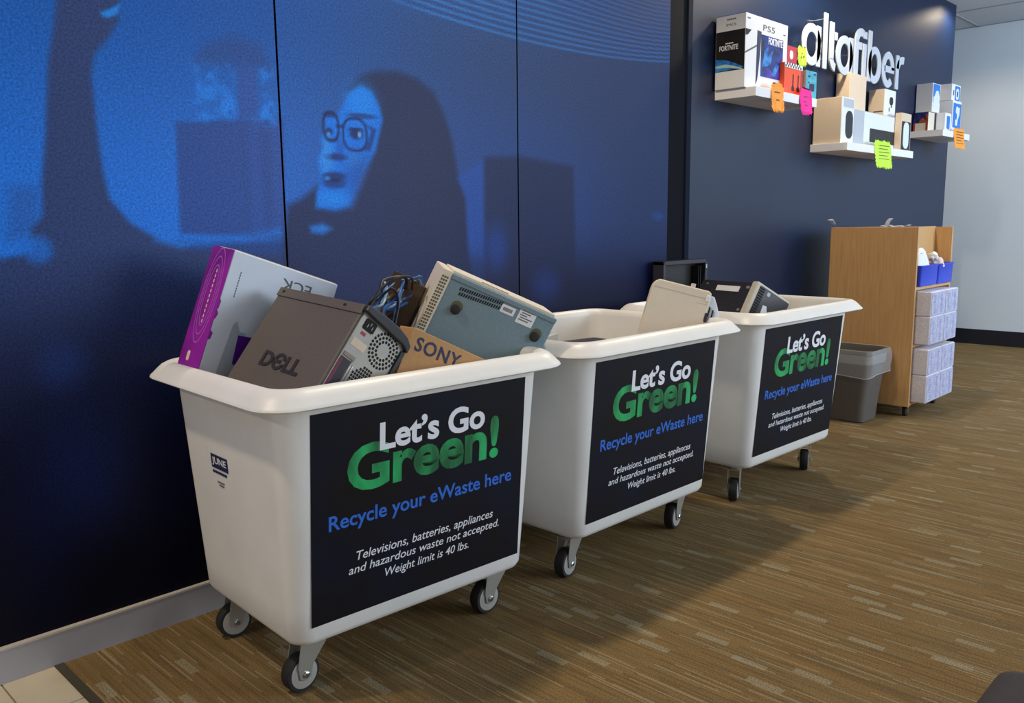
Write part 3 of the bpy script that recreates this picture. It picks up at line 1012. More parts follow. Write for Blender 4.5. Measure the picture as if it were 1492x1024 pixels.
# blue grey desktop case, underside out ------------------------------------------
t, u, n, w, (du, dn, dw) = tilted('desktop_case', 'blue-grey steel desktop case with cream bezel and black feet, leaning in the nearest cart', 'computer case',
                                  0.92, (1.129, -0.381, 0.896), (0.346, 0.140, 0.235), ((0.78, -0.46, -0.42), (0.543, 0.831, 0.098), (-0.322, 0.316, -0.892)))
obox(u, n, w, 0.022, du, 0.0, dn, 0.004, dw).build('steel_shell', M['steel_blue'], t, bevel=0.002)
obox(u, n, w, 0.026, du - 0.006, 0.010, dn - 0.004, -0.0035, 0.004).build('side_cover', M['cream'], t, bevel=0.001)
bez = obox(u, n, w, 0.0, 0.026, -0.0015, dn + 0.002, 0.0, dw).build('bezel', M['cream'], t, bevel=0.003)
ff = Fr((0, 0, 0), u, -w, -n)
mb = MB()
for k in range(26):
    for j in range(3):
        y0 = -0.016 - k * 0.0082
        mb.prism(rect(0.003 + j * 0.0062, 0.0072 + j * 0.0062, y0 - 0.0048, y0), ff.O, ff.U, ff.V, ff.N, 0.0015, 0.0021)
mb.build('bezel_slots', M['stain'], bez)
panel('folded_lip', ff, rect(0.027, du, -0.0165, -0.005), M['steel_blue'], t, 0, 0.0025, bevel=0.0008)
mb = MB()
for k in range(19):
    for j in range(2):
        x_, y_ = 0.058 + k * 0.0062 + (0.003 if j else 0), -0.026 - j * 0.0125 + k * 0.0004
        mb.prism([(x_, y_), (x_ + 0.0035, y_), (x_ + 0.0020, y_ - 0.009), (x_ - 0.0015, y_ - 0.009)], ff.O, ff.U, ff.V, ff.N, 0, 0.0006)
mb.build('vent_slots', M['hole'], t)
for fx, fy in ((0.069, -0.083), (0.284, -0.068), (0.090, -0.205)):
    MB().lathe([(0.0150, 0), (0.0150, 0.0006)], ff.O + ff.U * (fx + 0.001) + ff.V * (fy + 0.008), ff.N, 22).build('glue_stain', M['stain'], t)
    MB().lathe([(0.0125, 0), (0.0120, 0.007), (0.009, 0.0085)], ff.O + ff.U * fx + ff.V * fy, ff.N, 22).build('foot', M['rubber'], t, smooth=30)
lb = panel('barcode_label', ff, rect(0.172, 0.210, -0.043, -0.022), M['white_card'], t, 0, 0.0008)
panels('barcode', ff, [rect(0.178 + 0.0026 * k, 0.1794 + 0.0026 * k, -0.037, -0.028) for k in range(10)], M['ink_grey'], lb, 0.0008, 0.0012)
lb = panel('rating_label', ff, rect(0.220, 0.266, -0.052, -0.008), M['white_card'], t, 0, 0.0008)
panels('label_print', ff, [rect(0.224 + 0.003 * (k % 2), 0.260 - 0.008 * (k % 3), -0.018 - 0.0062 * k, -0.0155 - 0.0062 * k) for k in range(5)], M['ink_grey'], lb, 0.0008, 0.0012)
fs = Fr((0, 0, 0), u, n, -w)
panels('side_marking', fs, [rect(0.105 + 0.0075 * k, 0.110 + 0.0075 * k, 0.012, 0.022) for k in range(10)], M['ink_black'], t, 0.0035, 0.0045)


# carton of cables ---------------------------------------------------------------
def ray_y(px, py, y):
    """world point seen at a place in the photograph, at distance y from the mural wall (layout only)"""
    d = -_B + _R * ((px - 746) / 1232.6238) - _U * ((py - 512) / 1232.6238)
    k = (y + 2.07155382) / d.y
    return Vector((-0.34883587 + d.x * k, y, 1.01036315 + d.z * k))


t, u, n, w, (du, dn, dw) = tilted('cable_carton', 'open brown carton full of cables, between the tower and the blue-grey case', 'carton',
                                  1.0, (0.955, -0.405, 0.884), (0.078, 0.10, 0.20), ((0.78, -0.46, -0.42), (0.543, 0.831, 0.098), (-0.322, 0.316, -0.892)))
mb = MB()
for q in ((0.074, du, 0, dn, 0, dw), (0, du, dn - 0.004, dn, 0, dw), (0.030, du, 0, 0.004, 0.0, dw), (0, du, 0, dn, dw - 0.004, dw)):
    b_ = obox(u, n, w, *q)
    mb.add(b_.v, b_.f)
mb.build('carton', M['kraft_dark'], t)
obox(u, n, w, 0.0, 0.014, 0.0, 0.003, 0.004, 0.060).build('flap', M['kraft_dark'], t)
cab_specs = [('black', [(528, 462), (545, 438), (562, 415), (583, 403), (600, 405)], 0.0032),
             ('black', [(533, 458), (552, 436), (572, 420), (580, 440), (575, 470)], 0.0030),
             ('black', [(536, 455), (540, 440), (553, 424), (560, 408), (590, 404)], 0.0042),
             ('pale', [(540, 452), (556, 444), (562, 432), (563, 418), (560, 412)], 0.0032),
             ('blue', [(540, 450), (548, 438), (553, 425), (556, 415)], 0.0030),
             ('blue', [(580, 440), (585, 420), (593, 408), (606, 405), (613, 404)], 0.0042),
             ('pale', [(583, 430), (589, 412), (600, 406), (612, 407)], 0.0042),
             ('blue', [(562, 448), (580, 440), (598, 431), (604, 428)], 0.0040),
             ('blue', [(558, 456), (575, 450), (592, 442), (600, 438)], 0.0040),
             ('pale', [(556, 455), (575, 445), (596, 434)], 0.0040),
             ('tan', [(556, 445), (570, 432), (588, 418), (605, 410)], 0.0042),
             ('black', [(566, 464), (578, 455), (592, 446), (598, 436)], 0.0032),
             ('tan', [(552, 455), (560, 440), (575, 430)], 0.0040),
             ('black', [(600, 410), (606, 416), (604, 428), (596, 440)], 0.0030),
             ('blue', [(545, 456), (562, 446), (580, 432), (596, 416)], 0.0040),
             ('blue', [(550, 446), (560, 428), (574, 414), (590, 408)], 0.0038),
             ('black', [(545, 460), (566, 452), (586, 440), (602, 424)], 0.0040),
             ('pale', [(553, 452), (557, 436), (566, 424)], 0.0036)]
clab = {'black': 'black cable looping out of the brown carton in the nearest cart', 'blue': 'mid-blue cable looping out of the brown carton in the nearest cart',
        'pale': 'pale blue cable looping out of the brown carton in the nearest cart', 'tan': 'brown cable looping out of the brown carton in the nearest cart'}
for k, (c, pts, rr) in enumerate(cab_specs):
    yy = -0.455 + 0.007 * k
    P = [ray_y(px, py, yy + 0.012 * math.sin(1.7 * j + k)) for j, (px, py) in enumerate(pts)]
    P = [P[0] + Vector((-0.012, 0.01, -0.07))] + P + [P[-1] + Vector((0.012, 0.015, -0.03))]
    # smooth path
    Q = []
    for j in range(len(P) - 1):
        p0, p1, p2, p3 = P[max(j - 1, 0)], P[j], P[j + 1], P[min(j + 2, len(P) - 1)]
        for s_ in range(6):
            q = s_ / 6
            Q.append(0.5 * ((2 * p1) + (p2 - p0) * q + (2 * p0 - 5 * p1 + 4 * p2 - p3) * q * q + (3 * p1 - p0 - 3 * p2 + p3) * q ** 3))
    Q.append(P[-1])
    props(MB().tube(Q, rr, 8).build('cable', M['cable_' + c], smooth=60), clab[c], 'cable', c + ' cables in the carton')

# cart 2: cream printer and scraps -------------------------------------------------
t, u, n, w, (du, dn, dw) = tilted('printer', 'cream printer tipped on end at the right of the middle cart', 'printer',
                                  1.0, (2.06, -0.631, 0.782), (0.195, 0.10, 0.20), ((-0.583, 0.7727, 0.2510), (0.7722, 0.6231, -0.1245), (-0.2526, 0.1213, -0.9599)))
ff = Fr((0, 0, 0), u, -w, -n)
shape = [(0.004, -dw), (du + 0.004, -dw), (du, -0.03), (du - 0.004, -0.010), (du - 0.018, 0.0), (0.014, 0.0), (0.004, -0.006)]
panel('cover', ff, shape, M['cream'], t, -dn, 0.0, bevel=0.004)
panels('seam', ff, [rect(0.012, du - 0.004, -0.0265, -0.0250), rect(0.006, 0.045, -0.0450, -0.0442)], M['cream_grey'], t, 0, 0.0006)
panels('raised_tab', ff, [rect(0.060, 0.074, 0.0, 0.012)], M['cream'], t, -0.02, -0.004, bevel=0.001)
side = panel('side_mechanism', ff, [(-0.004, -dw), (0.010, -0.03), (0.004, -0.012), (-0.008, -0.014), (-0.024, -0.040), (-0.036, -0.066), (-0.030, -dw)], M['cool_card'], t, -0.06, -0.008, bevel=0.002)
panel('latch', ff, rect(0.004, 0.018, -0.035, -0.014), M['white_card'], t, -0.006, 0.003, bevel=0.002)
for k in range(4):
    panel('slot', ff, rect(-0.022 + 0.006 * k, -0.018 + 0.006 * k, -0.100 + 0.006 * k, -0.060 + 0.004 * k), M['hole' if k % 2 else 'grey_card'], side, -0.008, -0.0065)
panel('roller', ff, rr2(0.010, 0.03, 0.004, 0.004, -0.085), M['tower_dark'], t, -0.010, 0.0012)

mw = Matrix.Translation((1.47, -0.33, 0.700)) @ Matrix.Rotation(math.radians(20), 4, 'Z') @ Matrix.Rotation(math.radians(6), 4, 'X')
t = thing('drive_unit', 'pale grey disc drive lying at the left of the middle cart', 'disc drive', mw=mw)
MB().box(-0.075, 0.075, -0.09, 0.09, -0.05, -0.008).build('casing', M['grey_card'], t, bevel=0.002)
MB().box(-0.070, 0.070, -0.096, -0.09, -0.048, -0.010).build('tray_front', M['cream_grey'], t, bevel=0.002)
MB().box(-0.070, 0.070, -0.085, 0.085, -0.008, -0.004).build('lid', M['cream_grey'], t, bevel=0.001)
mw = Matrix.Translation((1.63, -0.44, 0.640)) @ Matrix.Rotation(math.radians(-8), 4, 'Z')
t = thing('laptop', 'thin black laptop lying flat in the middle cart', 'laptop', mw=mw)
MB().prism(rr2(0.30, 0.22, 0.012), (0, 0, 0), (1, 0, 0), (0, 1, 0), (0, 0, 1), -0.020, -0.008).build('base', M['tower_dark'], t, bevel=0.001)
MB().prism(rr2(0.30, 0.22, 0.012), (0, 0, 0), (1, 0, 0), (0, 1, 0), (0, 0, 1), -0.006, 0.0).build('lid', M['tower_dark'], t, bevel=0.001)
MB().tube([(-0.10, 0.108, -0.007), (0.10, 0.108, -0.007)], 0.006, 10).build('hinge', M['hole'], t)

# cart 3 -----------------------------------------------------------------------------
t, u, n, w, (du, dn, dw) = tilted('desktop_computer', 'black desktop computer with light grey bezel, tipped in the farthest cart', 'computer',
                                  0.99, (2.7719, -0.4104, 0.7702), (0.345, 0.20, 0.30), ((0.3295, 0.9441, -0.0117), (0.8246, -0.2937, -0.4836), (-0.46, 0.1497, -0.8752)))
obox(u, n, w, 0.026, du, 0.004, dn - 0.004, 0.006, dw).build('case', M['tower_dark'], t, bevel=0.003)
bz = obox(u, n, w, 0.0, 0.036, 0.0, dn, 0.0, dw).build('bezel', M['cream_grey'], t, bevel=0.008, seg=3)
fb = Fr((0, 0, 0), n, -w, -u)
front = panel('front_panel', fb, rr2(dn - 0.024, dw - 0.02, 0.006, dn / 2 + 0.004, -dw / 2), M['tower_dark'], t, -0.004, 0.0010)
mb = MB()
for k in range(16):
    mb.prism(rect(0.020, 0.046, -0.022 - k * 0.0105, -0.0165 - k * 0.0105), fb.O, fb.U, fb.V, fb.N, 0.001, 0.0035)
mb.build('vent_slots', M['hole'], front)
panel('badge', fb, rr2(0.016, 0.016, 0.004, 0.072, -0.026), M['grey_card'], front, 0.001, 0.0018)
panel('drive_label', fb, [(0.066, -0.075), (0.086, -0.072), (0.112, -0.115), (0.070, -0.12)], M['cool_card'], front, 0.001, 0.0016)
fl = Fr((0, 0, 0), u, -w, -n)
panel('white_sticker', fl, rect(0.095, 0.235, -0.052, -0.028), M['white_card'], t, -0.004, -0.0030)
panels('side_screw', fl, [rr2(0.018, 0.012, 0.005, 0.048, -0.030), rr2(0.012, 0.010, 0.004, 0.05, -0.13), rr2(0.010, 0.006, 0.002, 0.300, -0.025)], M['zinc'], t, -0.004, 0.0)

mw = Matrix(((-0.9985, 0.0, -0.045, 2.94), (0.0, 1.0, 0.0, -0.072), (0.045, 0.0, 0.9985, 0.846), (0, 0, 0, 1)))
t = thing('monitor_shell', 'empty black monitor shell standing at the back of the farthest cart', 'monitor shell', mw=mw)
mb = MB()
for x0, x1, z0, z1 in ((0, 0.340, -0.018, 0), (0, 0.340, -0.42, -0.40), (0, 0.016, -0.42, 0), (0.324, 0.340, -0.42, 0)):
    mb.box(x0, x1, 0.0, 0.055, z0, z1)
mb.build('frame', M['tower_dark'], t, bevel=0.003)
MB().box(0.010, 0.330, 0.045, 0.052, -0.41, -0.01).build('back_plate', M['art_dark'], t)
mb = MB()
mb.box(0.035, 0.040, 0.012, 0.046, -0.30, -0.03)
mb.box(0.052, 0.056, 0.012, 0.046, -0.30, -0.03)
mb.build('rib', M['hole'], t)
MB().box(0.012, 0.022, -0.004, 0.002, -0.040, -0.024).build('clip', M['bolt'], t)

# ------------------------------------------------------------------ wastebasket
t = thing('wastebasket', 'grey plastic wastebasket with clear liner, against the wooden cabinet', 'wastebasket', (3.905, -0.295, 0))
R = []
for z, hx, hy, r_ in ((0.0, 0.090, 0.140, 0.030), (0.006, 0.096, 0.146, 0.034), (0.10, 0.101, 0.154, 0.036), (0.345, 0.116, 0.182, 0.042), (0.350, 0.122, 0.188, 0.044), (0.366, 0.123, 0.189, 0.044), (0.368, 0.119, 0.185, 0.042), (0.345, 0.113, 0.179, 0.040), (0.02, 0.092, 0.142, 0.030)):
    R.append(rrect(hx, hy, r_, z, 6))
MB().loft(R).build('basket', M['basket'], t, smooth=35)
rnd = random.Random(5)
R = []
for z, o_ in ((0.30, -0.006), (0.360, -0.004), (0.371, 0.001), (0.371, 0.008), (0.345, 0.014), (0.31, 0.015), (0.275, 0.011), (0.245, 0.012)):
    ring = rrect(0.121 + o_, 0.187 + o_, 0.045, z, 10)
    if z < 0.35 and o_ > 0:
        ring = [(x * (1 + rnd.uniform(-0.02, 0.02)), y * (1 + rnd.uniform(-0.012, 0.012)), zz + (0.018 * math.sin(9 * math.atan2(y, x)) * (0.35 - z) * 6 + rnd.uniform(-0.004, 0.004))) for x, y, zz in ring]
    R.append(ring)
MB().loft(R, False, False).build('bin_liner', M['film'], t, smooth=60)
R = [rrect(0.1335, 0.199, 0.045, 0.243 + dz, 10) for dz in (0.0, 0.004)]
R = [[(x * (1 + 0.012 * math.sin(7 * math.atan2(y, x))), y, z + 0.012 * math.sin(9 * math.atan2(y, x)) * 0.9) for x, y, z in q] for q in R]
MB().loft(R, False, False).build('liner_hem', M['film_thick'], t, smooth=60)

# ------------------------------------------------------------------ wooden cabinet
KX0, KX1, KYF, KYB = 4.07, 4.598, -0.566, -0.124
KZ0, KZ1 = 0.060, 0.968
t = thing('display_cabinet', 'light wooden cabinet on casters, stocked with white packs and blue bins', 'cabinet', (KX0, KYF, 0))
W, D = KX1 - KX0, KYB - KYF
MB().box(0, 0.018, 0, D, KZ0, KZ1).build('side_panel', M['maple'], t, bevel=0.001)
MB().box(W - 0.018, W, 0, D, KZ0, KZ1 - 0.004).build('side_panel', M['maple'], t, bevel=0.001)
MB().box(0.018, W - 0.018, 0.085, 0.103, KZ0, KZ1).build('back_panel', M['maple'], t)
MB().box(0.018, W - 0.018, 0.103, D, KZ1 - 0.02, KZ1 - 0.002).build('top_panel', M['maple'], t)
for z in (0.066, 0.365, 0.655):
    MB().box(0.018, W - 0.018, 0.0, 0.085, z - 0.0, z + 0.016).build('shelf_board', M['maple'], t)
MB().box(0.018, W - 0.018, 0.103, D, KZ0, KZ0 + 0.018).build('bottom_panel', M['maple'], t)
for px, py in ((0.055, 0.035), (W - 0.055, 0.035), (0.055, D - 0.05), (W - 0.055, D - 0.05)):
    c = MB().box(px - 0.022, px + 0.022, py - 0.022, py + 0.022, KZ0 - 0.004, KZ0)
    for s_ in (-0.014, 0.014):
        c.box(px - 0.004, px + 0.020, py + s_ - 0.0015, py + s_ + 0.0015, 0.018, KZ0 - 0.003)
    c = c.build('caster', M['bolt'], t)
    MB().lathe([(0.020, -0.011), (0.025, -0.008), (0.025, 0.008), (0.020, 0.011)], (px + 0.012, py, 0.0255), (0, 1, 0), 24).build('wheel', M['rubber'], c, smooth=40)


def pack(x0, x1, y0, y1, z0, z1, label, rows):
    p = thing('paper_pack', label, 'paper pack', ((x0 + x1) / 2, (y0 + y1) / 2, z0), 'white packs stocked in the cabinet')
    hx, hy, h_ = (x1 - x0) / 2, (y1 - y0) / 2, z1 - z0
    MB().box(-hx, hx, -hy, hy, 0, h_).build('wrapper', M['pack'], p, bevel=0.006, seg=3)
    fr_ = Fr((0, -hy, 0), (1, 0, 0), (0, 0, 1))
    lb_ = panel('printed_front', fr_, rr2(2 * hx - 0.008, h_ - 0.008, 0.004, 0, h_ / 2), M['pack_print'], p, 0, 0.001)
    rd = random.Random(int(x0 * 1000) + int(z0 * 777))
    polys = []
    for cx_ in (-0.052, 0.048):
        for k in range(9):
            zz = 0.014 + k * (h_ - 0.03) / 9
            wd = rd.uniform(0.004, 0.014)
            polys.append(rect(cx_ - wd, cx_ + wd, zz, zz + rd.uniform(0.004, 0.009)))
    panels('printed_marks', fr_, polys, mat_marks, lb_, 0.001, 0.0014)
    panel('wrapper_seam', fr_, rect(-0.0012, 0.0012, 0.004, h_ - 0.004), M['grey_card'], lb_, 0.001, 0.0015)


mat_marks = mat('lavender_marks', (138, 138, 172), rough=0.6)
names = [('left', 4.100, 4.300), ('right', 4.304, 4.502)]
for zlab, z0, zm, z1 in (('upper', 0.3815, 0.525, 0.654), ('lower', 0.0825, 0.226, 0.364)):
    for nm, x0, x1 in names:
        pack(x0 + 0.0, x1, KYF - 0.072, KYF + 0.080, z0, zm - 0.001, 'white wrapped pack, bottom %s of the %s cabinet compartment' % (nm, zlab), 1)
        pack(x0 + 0.0, x1, KYF - 0.072, KYF + 0.080, zm, z1 - 0.006, 'white wrapped pack, top %s of the %s cabinet compartment' % (nm, zlab), 1)


def bin_(x0, x1, label):
    b_ = thing('storage_bin', label, 'bin', ((x0 + x1) / 2, KYF + 0.03, 0.6712), 'blue bins on the cabinet')
    hx = (x1 - x0) / 2
    hy = 0.048
    R = []
    for z, o_ in ((0, -0.006), (0.004, -0.002), (0.094, 0.0), (0.100, 0.003), (0.106, 0.003), (0.106, -0.001), (0.098, -0.004), (0.01, -0.008)):
        R.append(rrect(hx + o_ - 0.003, hy + o_, 0.010, z, 4))
    MB().loft(R).build('tub', M['bin_blue'], b_, smooth=35)
    return b_


bin_(KX0 + 0.020, KX0 + 0.270, 'left blue plastic bin on the cabinet, with folded white tissue')
bin_(KX0 + 0.276, KX0 + 0.508, 'right blue plastic bin on the cabinet, with crumpled pinkish tissue')


def crumple(name, c, rx, ry, rz, material, label, cat, seed, folds=3):
    rs = random.Random(seed)
    bm = bmesh.new()
    bmesh.ops.create_icosphere(bm, subdivisions=3, radius=1)
    ph = [rs.uniform(0, 6) for _ in range(6)]
    for v_ in bm.verts:
        p = v_.co
        d = 1 + 0.16 * math.sin(5 * p.x + ph[0] + 3 * p.z) + 0.12 * math.sin(7 * p.y + ph[1]) + 0.10 * math.sin(9 * p.z + ph[2] + 4 * p.x) + rs.uniform(-0.05, 0.05)
        v_.co = Vector((p.x * rx * d, p.y * ry * d, p.z * rz * d))
    me = bpy.data.meshes.new(name)
    bm.to_mesh(me)
    bm.free()
    me.materials.append(material)
    me.polygons.foreach_set('use_smooth', [True] * len(me.polygons))
    o = bpy.data.objects.new(name, me)
    COL.objects.link(o)
    o.location = c
    return props(o, label, cat)


t = thing('tissue_wad', 'puffy white folded tissue heaped in the left blue bin', 'tissue', (KX0 + 0.125, KYF + 0.03, 0.745))
R = []
for k in range(9):
    a = k / 8
    R.append(rrect(0.098 * (1 - 0.5 * a ** 2.0), 0.038 * (1 - 0.35 * a), 0.028, 0.0 + 0.088 * a, 5, cx=-0.016 * a, cy=0.004 * math.sin(4 * a)))
MB().loft(R).build('folded_base', M['tissue'], t, smooth=60)
MB().tube([(-0.060, 0, 0.080), (-0.045, -0.004, 0.100), (-0.005, -0.006, 0.104), (0.030, -0.006, 0.092), (0.052, -0.006, 0.066)], [0.010, 0.014, 0.015, 0.013, 0.008], 10).build('rolled_edge', M['tissue'], t, smooth=60)
crumple('tissue_ball', (KX0 + 0.335, KYF + 0.012, 0.775), 0.042, 0.030, 0.036, M['pink_tissue'], 'crumpled pinkish tissue spilling from the right blue bin', 'tissue', 4)
crumple('tissue_ball', (KX0 + 0.300, KYF + 0.020, 0.812), 0.022, 0.020, 0.026, M['tissue'], 'small white tissue tuft above the crumpled pinkish tissue', 'tissue', 9)

# clear wrapping and tape left on top of the cabinet
def film_strip(name, pts, wdir, half, label):
    wdir = Vector(wdir)
    vs, fs = [], []
    for p in pts:
        vs += [Vector(p) - wdir * half, Vector(p) + wdir * half]
    for i in range(len(pts) - 1):
        fs.append((2 * i, 2 * i + 1, 2 * i + 3, 2 * i + 2))
    o = MB().add(vs, fs).build(name, M['film_thick'], smooth=60)
    sd = o.modifiers.new('thickness', 'SOLIDIFY')
    sd.thickness = 0.0012
    return props(o, label, 'plastic film')


film_strip('film_strip', [(4.085, -0.130, 0.985), (4.078, -0.125, 1.000), (4.066, -0.122, 1.012), (4.060, -0.118, 1.004)], (0.25, 1, 0), 0.014, 'curled clear film strip at the back left corner of the cabinet top')
film_strip('film_strip', [(4.10, -0.402, 0.970), (4.10, -0.400, 0.980), (4.10, -0.408, 1.000), (4.10, -0.420, 1.012)], (0.3, 1, 0), 0.012, 'clear film strip standing up on the middle of the cabinet top')
rnd = random.Random(3)
film_strip('film_strip', [(4.10 + rnd.uniform(-0.01, 0.02), -0.37 - 0.016 * k, 0.9705 + abs(rnd.uniform(0.0, 0.010))) for k in range(10)], (1, 0.1, 0.1), 0.018, 'crumpled clear film lying along the cabinet top')

# ------------------------------------------------------------------ wall sign lettering
t = thing('wall_sign', 'white raised lowercase lettering sign mounted on the navy wall above the shelves', 'sign', (3.83, 0.0, 1.79))
fr = Fr((0, 0, 0), (1, 0, 0), (0, 0, 1))
S0, S1 = 0.032, 0.041      # letters stand proud of the wall by a few centimetres
XO, ZO = 3.827, 1.790


def letter(parts):
    mb = MB()
    for p in parts:
        if p[0] == 'r':
            _, x0, x1, z0, z1 = p
            mb.prism(rect(x0 - XO, x1 - XO, z0 - ZO, z1 - ZO), fr.O, fr.U, fr.V, fr.N, S0, S1)
        elif p[0] == 'o':
            _, cx_, cz_, rx, rz, tx, tz = p[:7]
            a0, a1 = p[7:9] if len(p) > 7 else (0, 360)
            mb.ring(cx_ - XO, cz_ - ZO, rx, rz, rx - tx, rz - tz, fr.O, fr.U, fr.V, fr.N, S0, S1, a0, a1)
        elif p[0] == 'p':
            mb.prism([(a - XO, b - ZO) for a, b in p[1]], fr.O, fr.U, fr.V, fr.N, S0, S1)
    o = mb.build('letter', M['letter'], t, bevel=0.003)
    # stand-off pins
    return o


TK = 0.050
letter([('o', 3.934, 1.891, 0.110, 0.103, TK, 0.042), ('r', 3.990, 4.038, 1.790, 1.992)])
letter([('r', 4.071, 4.115, 1.790, 2.070)])
letter([('r', 4.148, 4.193, 1.848, 2.036), ('o', 4.230, 1.852, 0.082, 0.064, 0.045, 0.042, 180, 258), ('r', 4.188, 4.234, 1.950, 1.990)])
letter([('o', 4.335, 1.888, 0.106, 0.103, TK, 0.042), ('r', 4.391, 4.441, 1.788, 1.990)])
letter([('r', 4.462, 4.512, 1.788, 1.990), ('o', 4.544, 1.985, 0.082, 0.074, TK, 0.042, 60, 180), ('r', 4.51, 4.556, 1.944, 1.984), ('r', 4.572, 4.622, 2.010, 2.048)])
letter([('r', 4.572, 4.622, 1.788, 1.984)])
letter([('r', 4.646, 4.696, 1.788, 2.066), ('o', 4.745, 1.886, 0.099, 0.103, TK, 0.042)])
letter([('o', 4.949, 1.884, 0.094, 0.103, TK, 0.042, 0, 316), ('r', 4.885, 5.041, 1.868, 1.906)])
letter([('r', 5.066, 5.114, 1.786, 1.984), ('o', 5.176, 1.905, 0.106, 0.080, TK, 0.044, 80, 180)])
mb = MB()
for px_, pz_ in ((3.86, 1.90), (4.02, 1.82), (4.09, 2.04), (4.09, 1.84), (4.17, 1.94), (4.26, 1.90), (4.41, 1.90), (4.49, 1.85), (4.59, 1.85), (4.66, 1.99), (4.80, 1.88), (4.87, 1.88), (5.08, 1.90)):
    mb.tube([(px_ - XO, -S0 - 0.004, pz_ - ZO), (px_ - XO, 0.026, pz_ - ZO)], 0.0028, 8)
mb.build('stand_off_pins', M['bolt'], t)

# ------------------------------------------------------------------ floating shelves
SY0 = WALL_Y2 - 0.2025
SHELVES = [(3.127, 3.726, 1.5888, 'white floating shelf holding the game console box, left of the wall sign'),
           (4.102, 5.046, 1.4075, 'long white floating shelf holding kraft cartons, below the wall sign'),
           (5.545, 6.081, 1.5714, 'white floating shelf of blue and white boxes near the wall end')]
for x0, x1, z, lab in SHELVES:
    t = thing('floating_shelf', lab, 'shelf', ((x0 + x1) / 2, WALL_Y2, z - 0.0407), 'floating shelves on the navy wall')
    hx = (x1 - x0) / 2
    MB().box(-hx, hx, -0.2025, 0.0, 0.0, 0.0405).build('board', M['shelf'], t, bevel=0.0015)

# console box on shelf 1 --------------------------------------------------------------
def carton(name, label, cat, x0, x1, y0, y1, z0, z1, material, group=None, bevel=0.002):
    t_ = thing(name, label, cat, ((x0 + x1) / 2, (y0 + y1) / 2, z0), group)
    hx, hy, h_ = (x1 - x0) / 2, (y1 - y0) / 2, z1 - z0
    MB().box(-hx, hx, -hy, hy, 0, h_).build('carton', material, t_, bevel=bevel)
    ff_ = Fr((-hx, -hy, 0), (1, 0, 0), (0, 0, 1))          # front, lower left origin
    fl_ = Fr((-hx, hy, 0), (0, -1, 0), (0, 0, 1))          # left end, origin at the wall side
    return t_, ff_, fl_, 2 * hx, 2 * hy, h_


Z1 = 1.5890
t, ff, fl, bw, bd, bh = carton('console_box', 'large white game console box with black printed panels on the left shelf', 'box', 3.112, 3.500, -0.128, 0.018, Z1, Z1 + 0.312, M['white_card'])
pn = panel('printed_panel', fl, rect(0.002, bd - 0.002, 0.076, 0.246), M['art_dark'], t, 0, 0.001)
text('printed_lettering', 'FORTNITE', fl, 0.020, bd - 0.034, 0.164, 0.186, M['ink_white'], pn, bold=0.02, h0=0.001, h1=0.0016)
panels('printed_lettering', fl, [rect(0.050 + 0.008 * k, 0.056 + 0.008 * k, 0.191, 0.196) for k in range(5)], M['ink_white'], pn, 0.001, 0.0016)
panel('printed_planet', fl, [(0.002, 0.076)] + [(0.002 + (bd - 0.006) * k / 10, 0.078 + 0.052 * math.cos(k / 10 * 1.45)) for k in range(11)], M['art_cyan'], pn, 0.001, 0.0014)
panel('printed_glow', fl, [(0.002, 0.102), (0.05, 0.106), (0.10, 0.093), (bd - 0.006, 0.078), (bd - 0.02, 0.077), (0.07, 0.090), (0.002, 0.094)], M['mint'], pn, 0.0014, 0.0018)
text('printed_lettering', 'PS5', fl, 0.052, 0.100, 0.266, 0.276, M['ink_grey'], t, h0=0, h1=0.0008)
panels('printed_lettering', fl, [rect(0.055 + 0.009 * k, 0.062 + 0.009 * k, 0.291, 0.297) for k in range(5)], M['ink_grey'], t, 0, 0.0008)
text('printed_lettering', 'PS5', ff, 0.155, 0.262, 0.258, 0.284, M['ink_grey'], t, h0=0, h1=0.0008, spacing=1.1)
panels('printed_lettering', ff, [rect(0.015, 0.040, 0.290, 0.295), rect(0.345, 0.365, 0.262, 0.268)], M['ink_grey'], t, 0, 0.0008)
panel('printed_silhouette', ff, [(0.0, 0.150), (0.0, 0.142), (0.10, 0.182), (0.10, 0.19)], M['ink_grey'], t, 0, 0.0008)
panel('printed_silhouette', ff, [(0.0, 0.246), (0.05, 0.246), (0.02, 0.222), (0.0, 0.218)], M['art_dark'], t, 0, 0.0008)
panel('printed_silhouette', ff, [(0.103, 0.252), (0.140, 0.250), (0.128, 0.13), (0.112, 0.04), (0.098, 0.02)], M['ink_navy'], t, 0, 0.0007)
art = panel('printed_panel', ff, rect(0.140, 0.345, 0.060, 0.240), M['art_blue'], t, 0, 0.001)
text('printed_lettering', 'FORTNITE', ff, 0.205, 0.338, 0.205, 0.236, M['ink_white'], art, bold=0.03, h0=0.001, h1=0.0016)
panel('printed_shape', ff, [(0.15, 0.10), (0.17, 0.17), (0.21, 0.20), (0.20, 0.15), (0.25, 0.185), (0.23, 0.12), (0.20, 0.11)], M['art_cyan'], art, 0.001, 0.0014)
panel('printed_shape', ff, [(0.16, 0.062), (0.20, 0.105), (0.25, 0.09), (0.29, 0.125), (0.33, 0.07), (0.30, 0.062)], M['art_violet'], art, 0.001, 0.0014)
panel('printed_shape', ff, [(0.24, 0.075), (0.28, 0.13), (0.31, 0.12), (0.27, 0.07)], M['art_cyan'], art, 0.0014, 0.0018)
fo = Fr((-bw / 2, -bd / 2, bh), (1, 0, 0), (0, 1, 0))
panel('purple_top', fo, rect(0.002, bw - 0.002, 0.002, bd - 0.002), M['art_violet'], t, 0, 0.002)

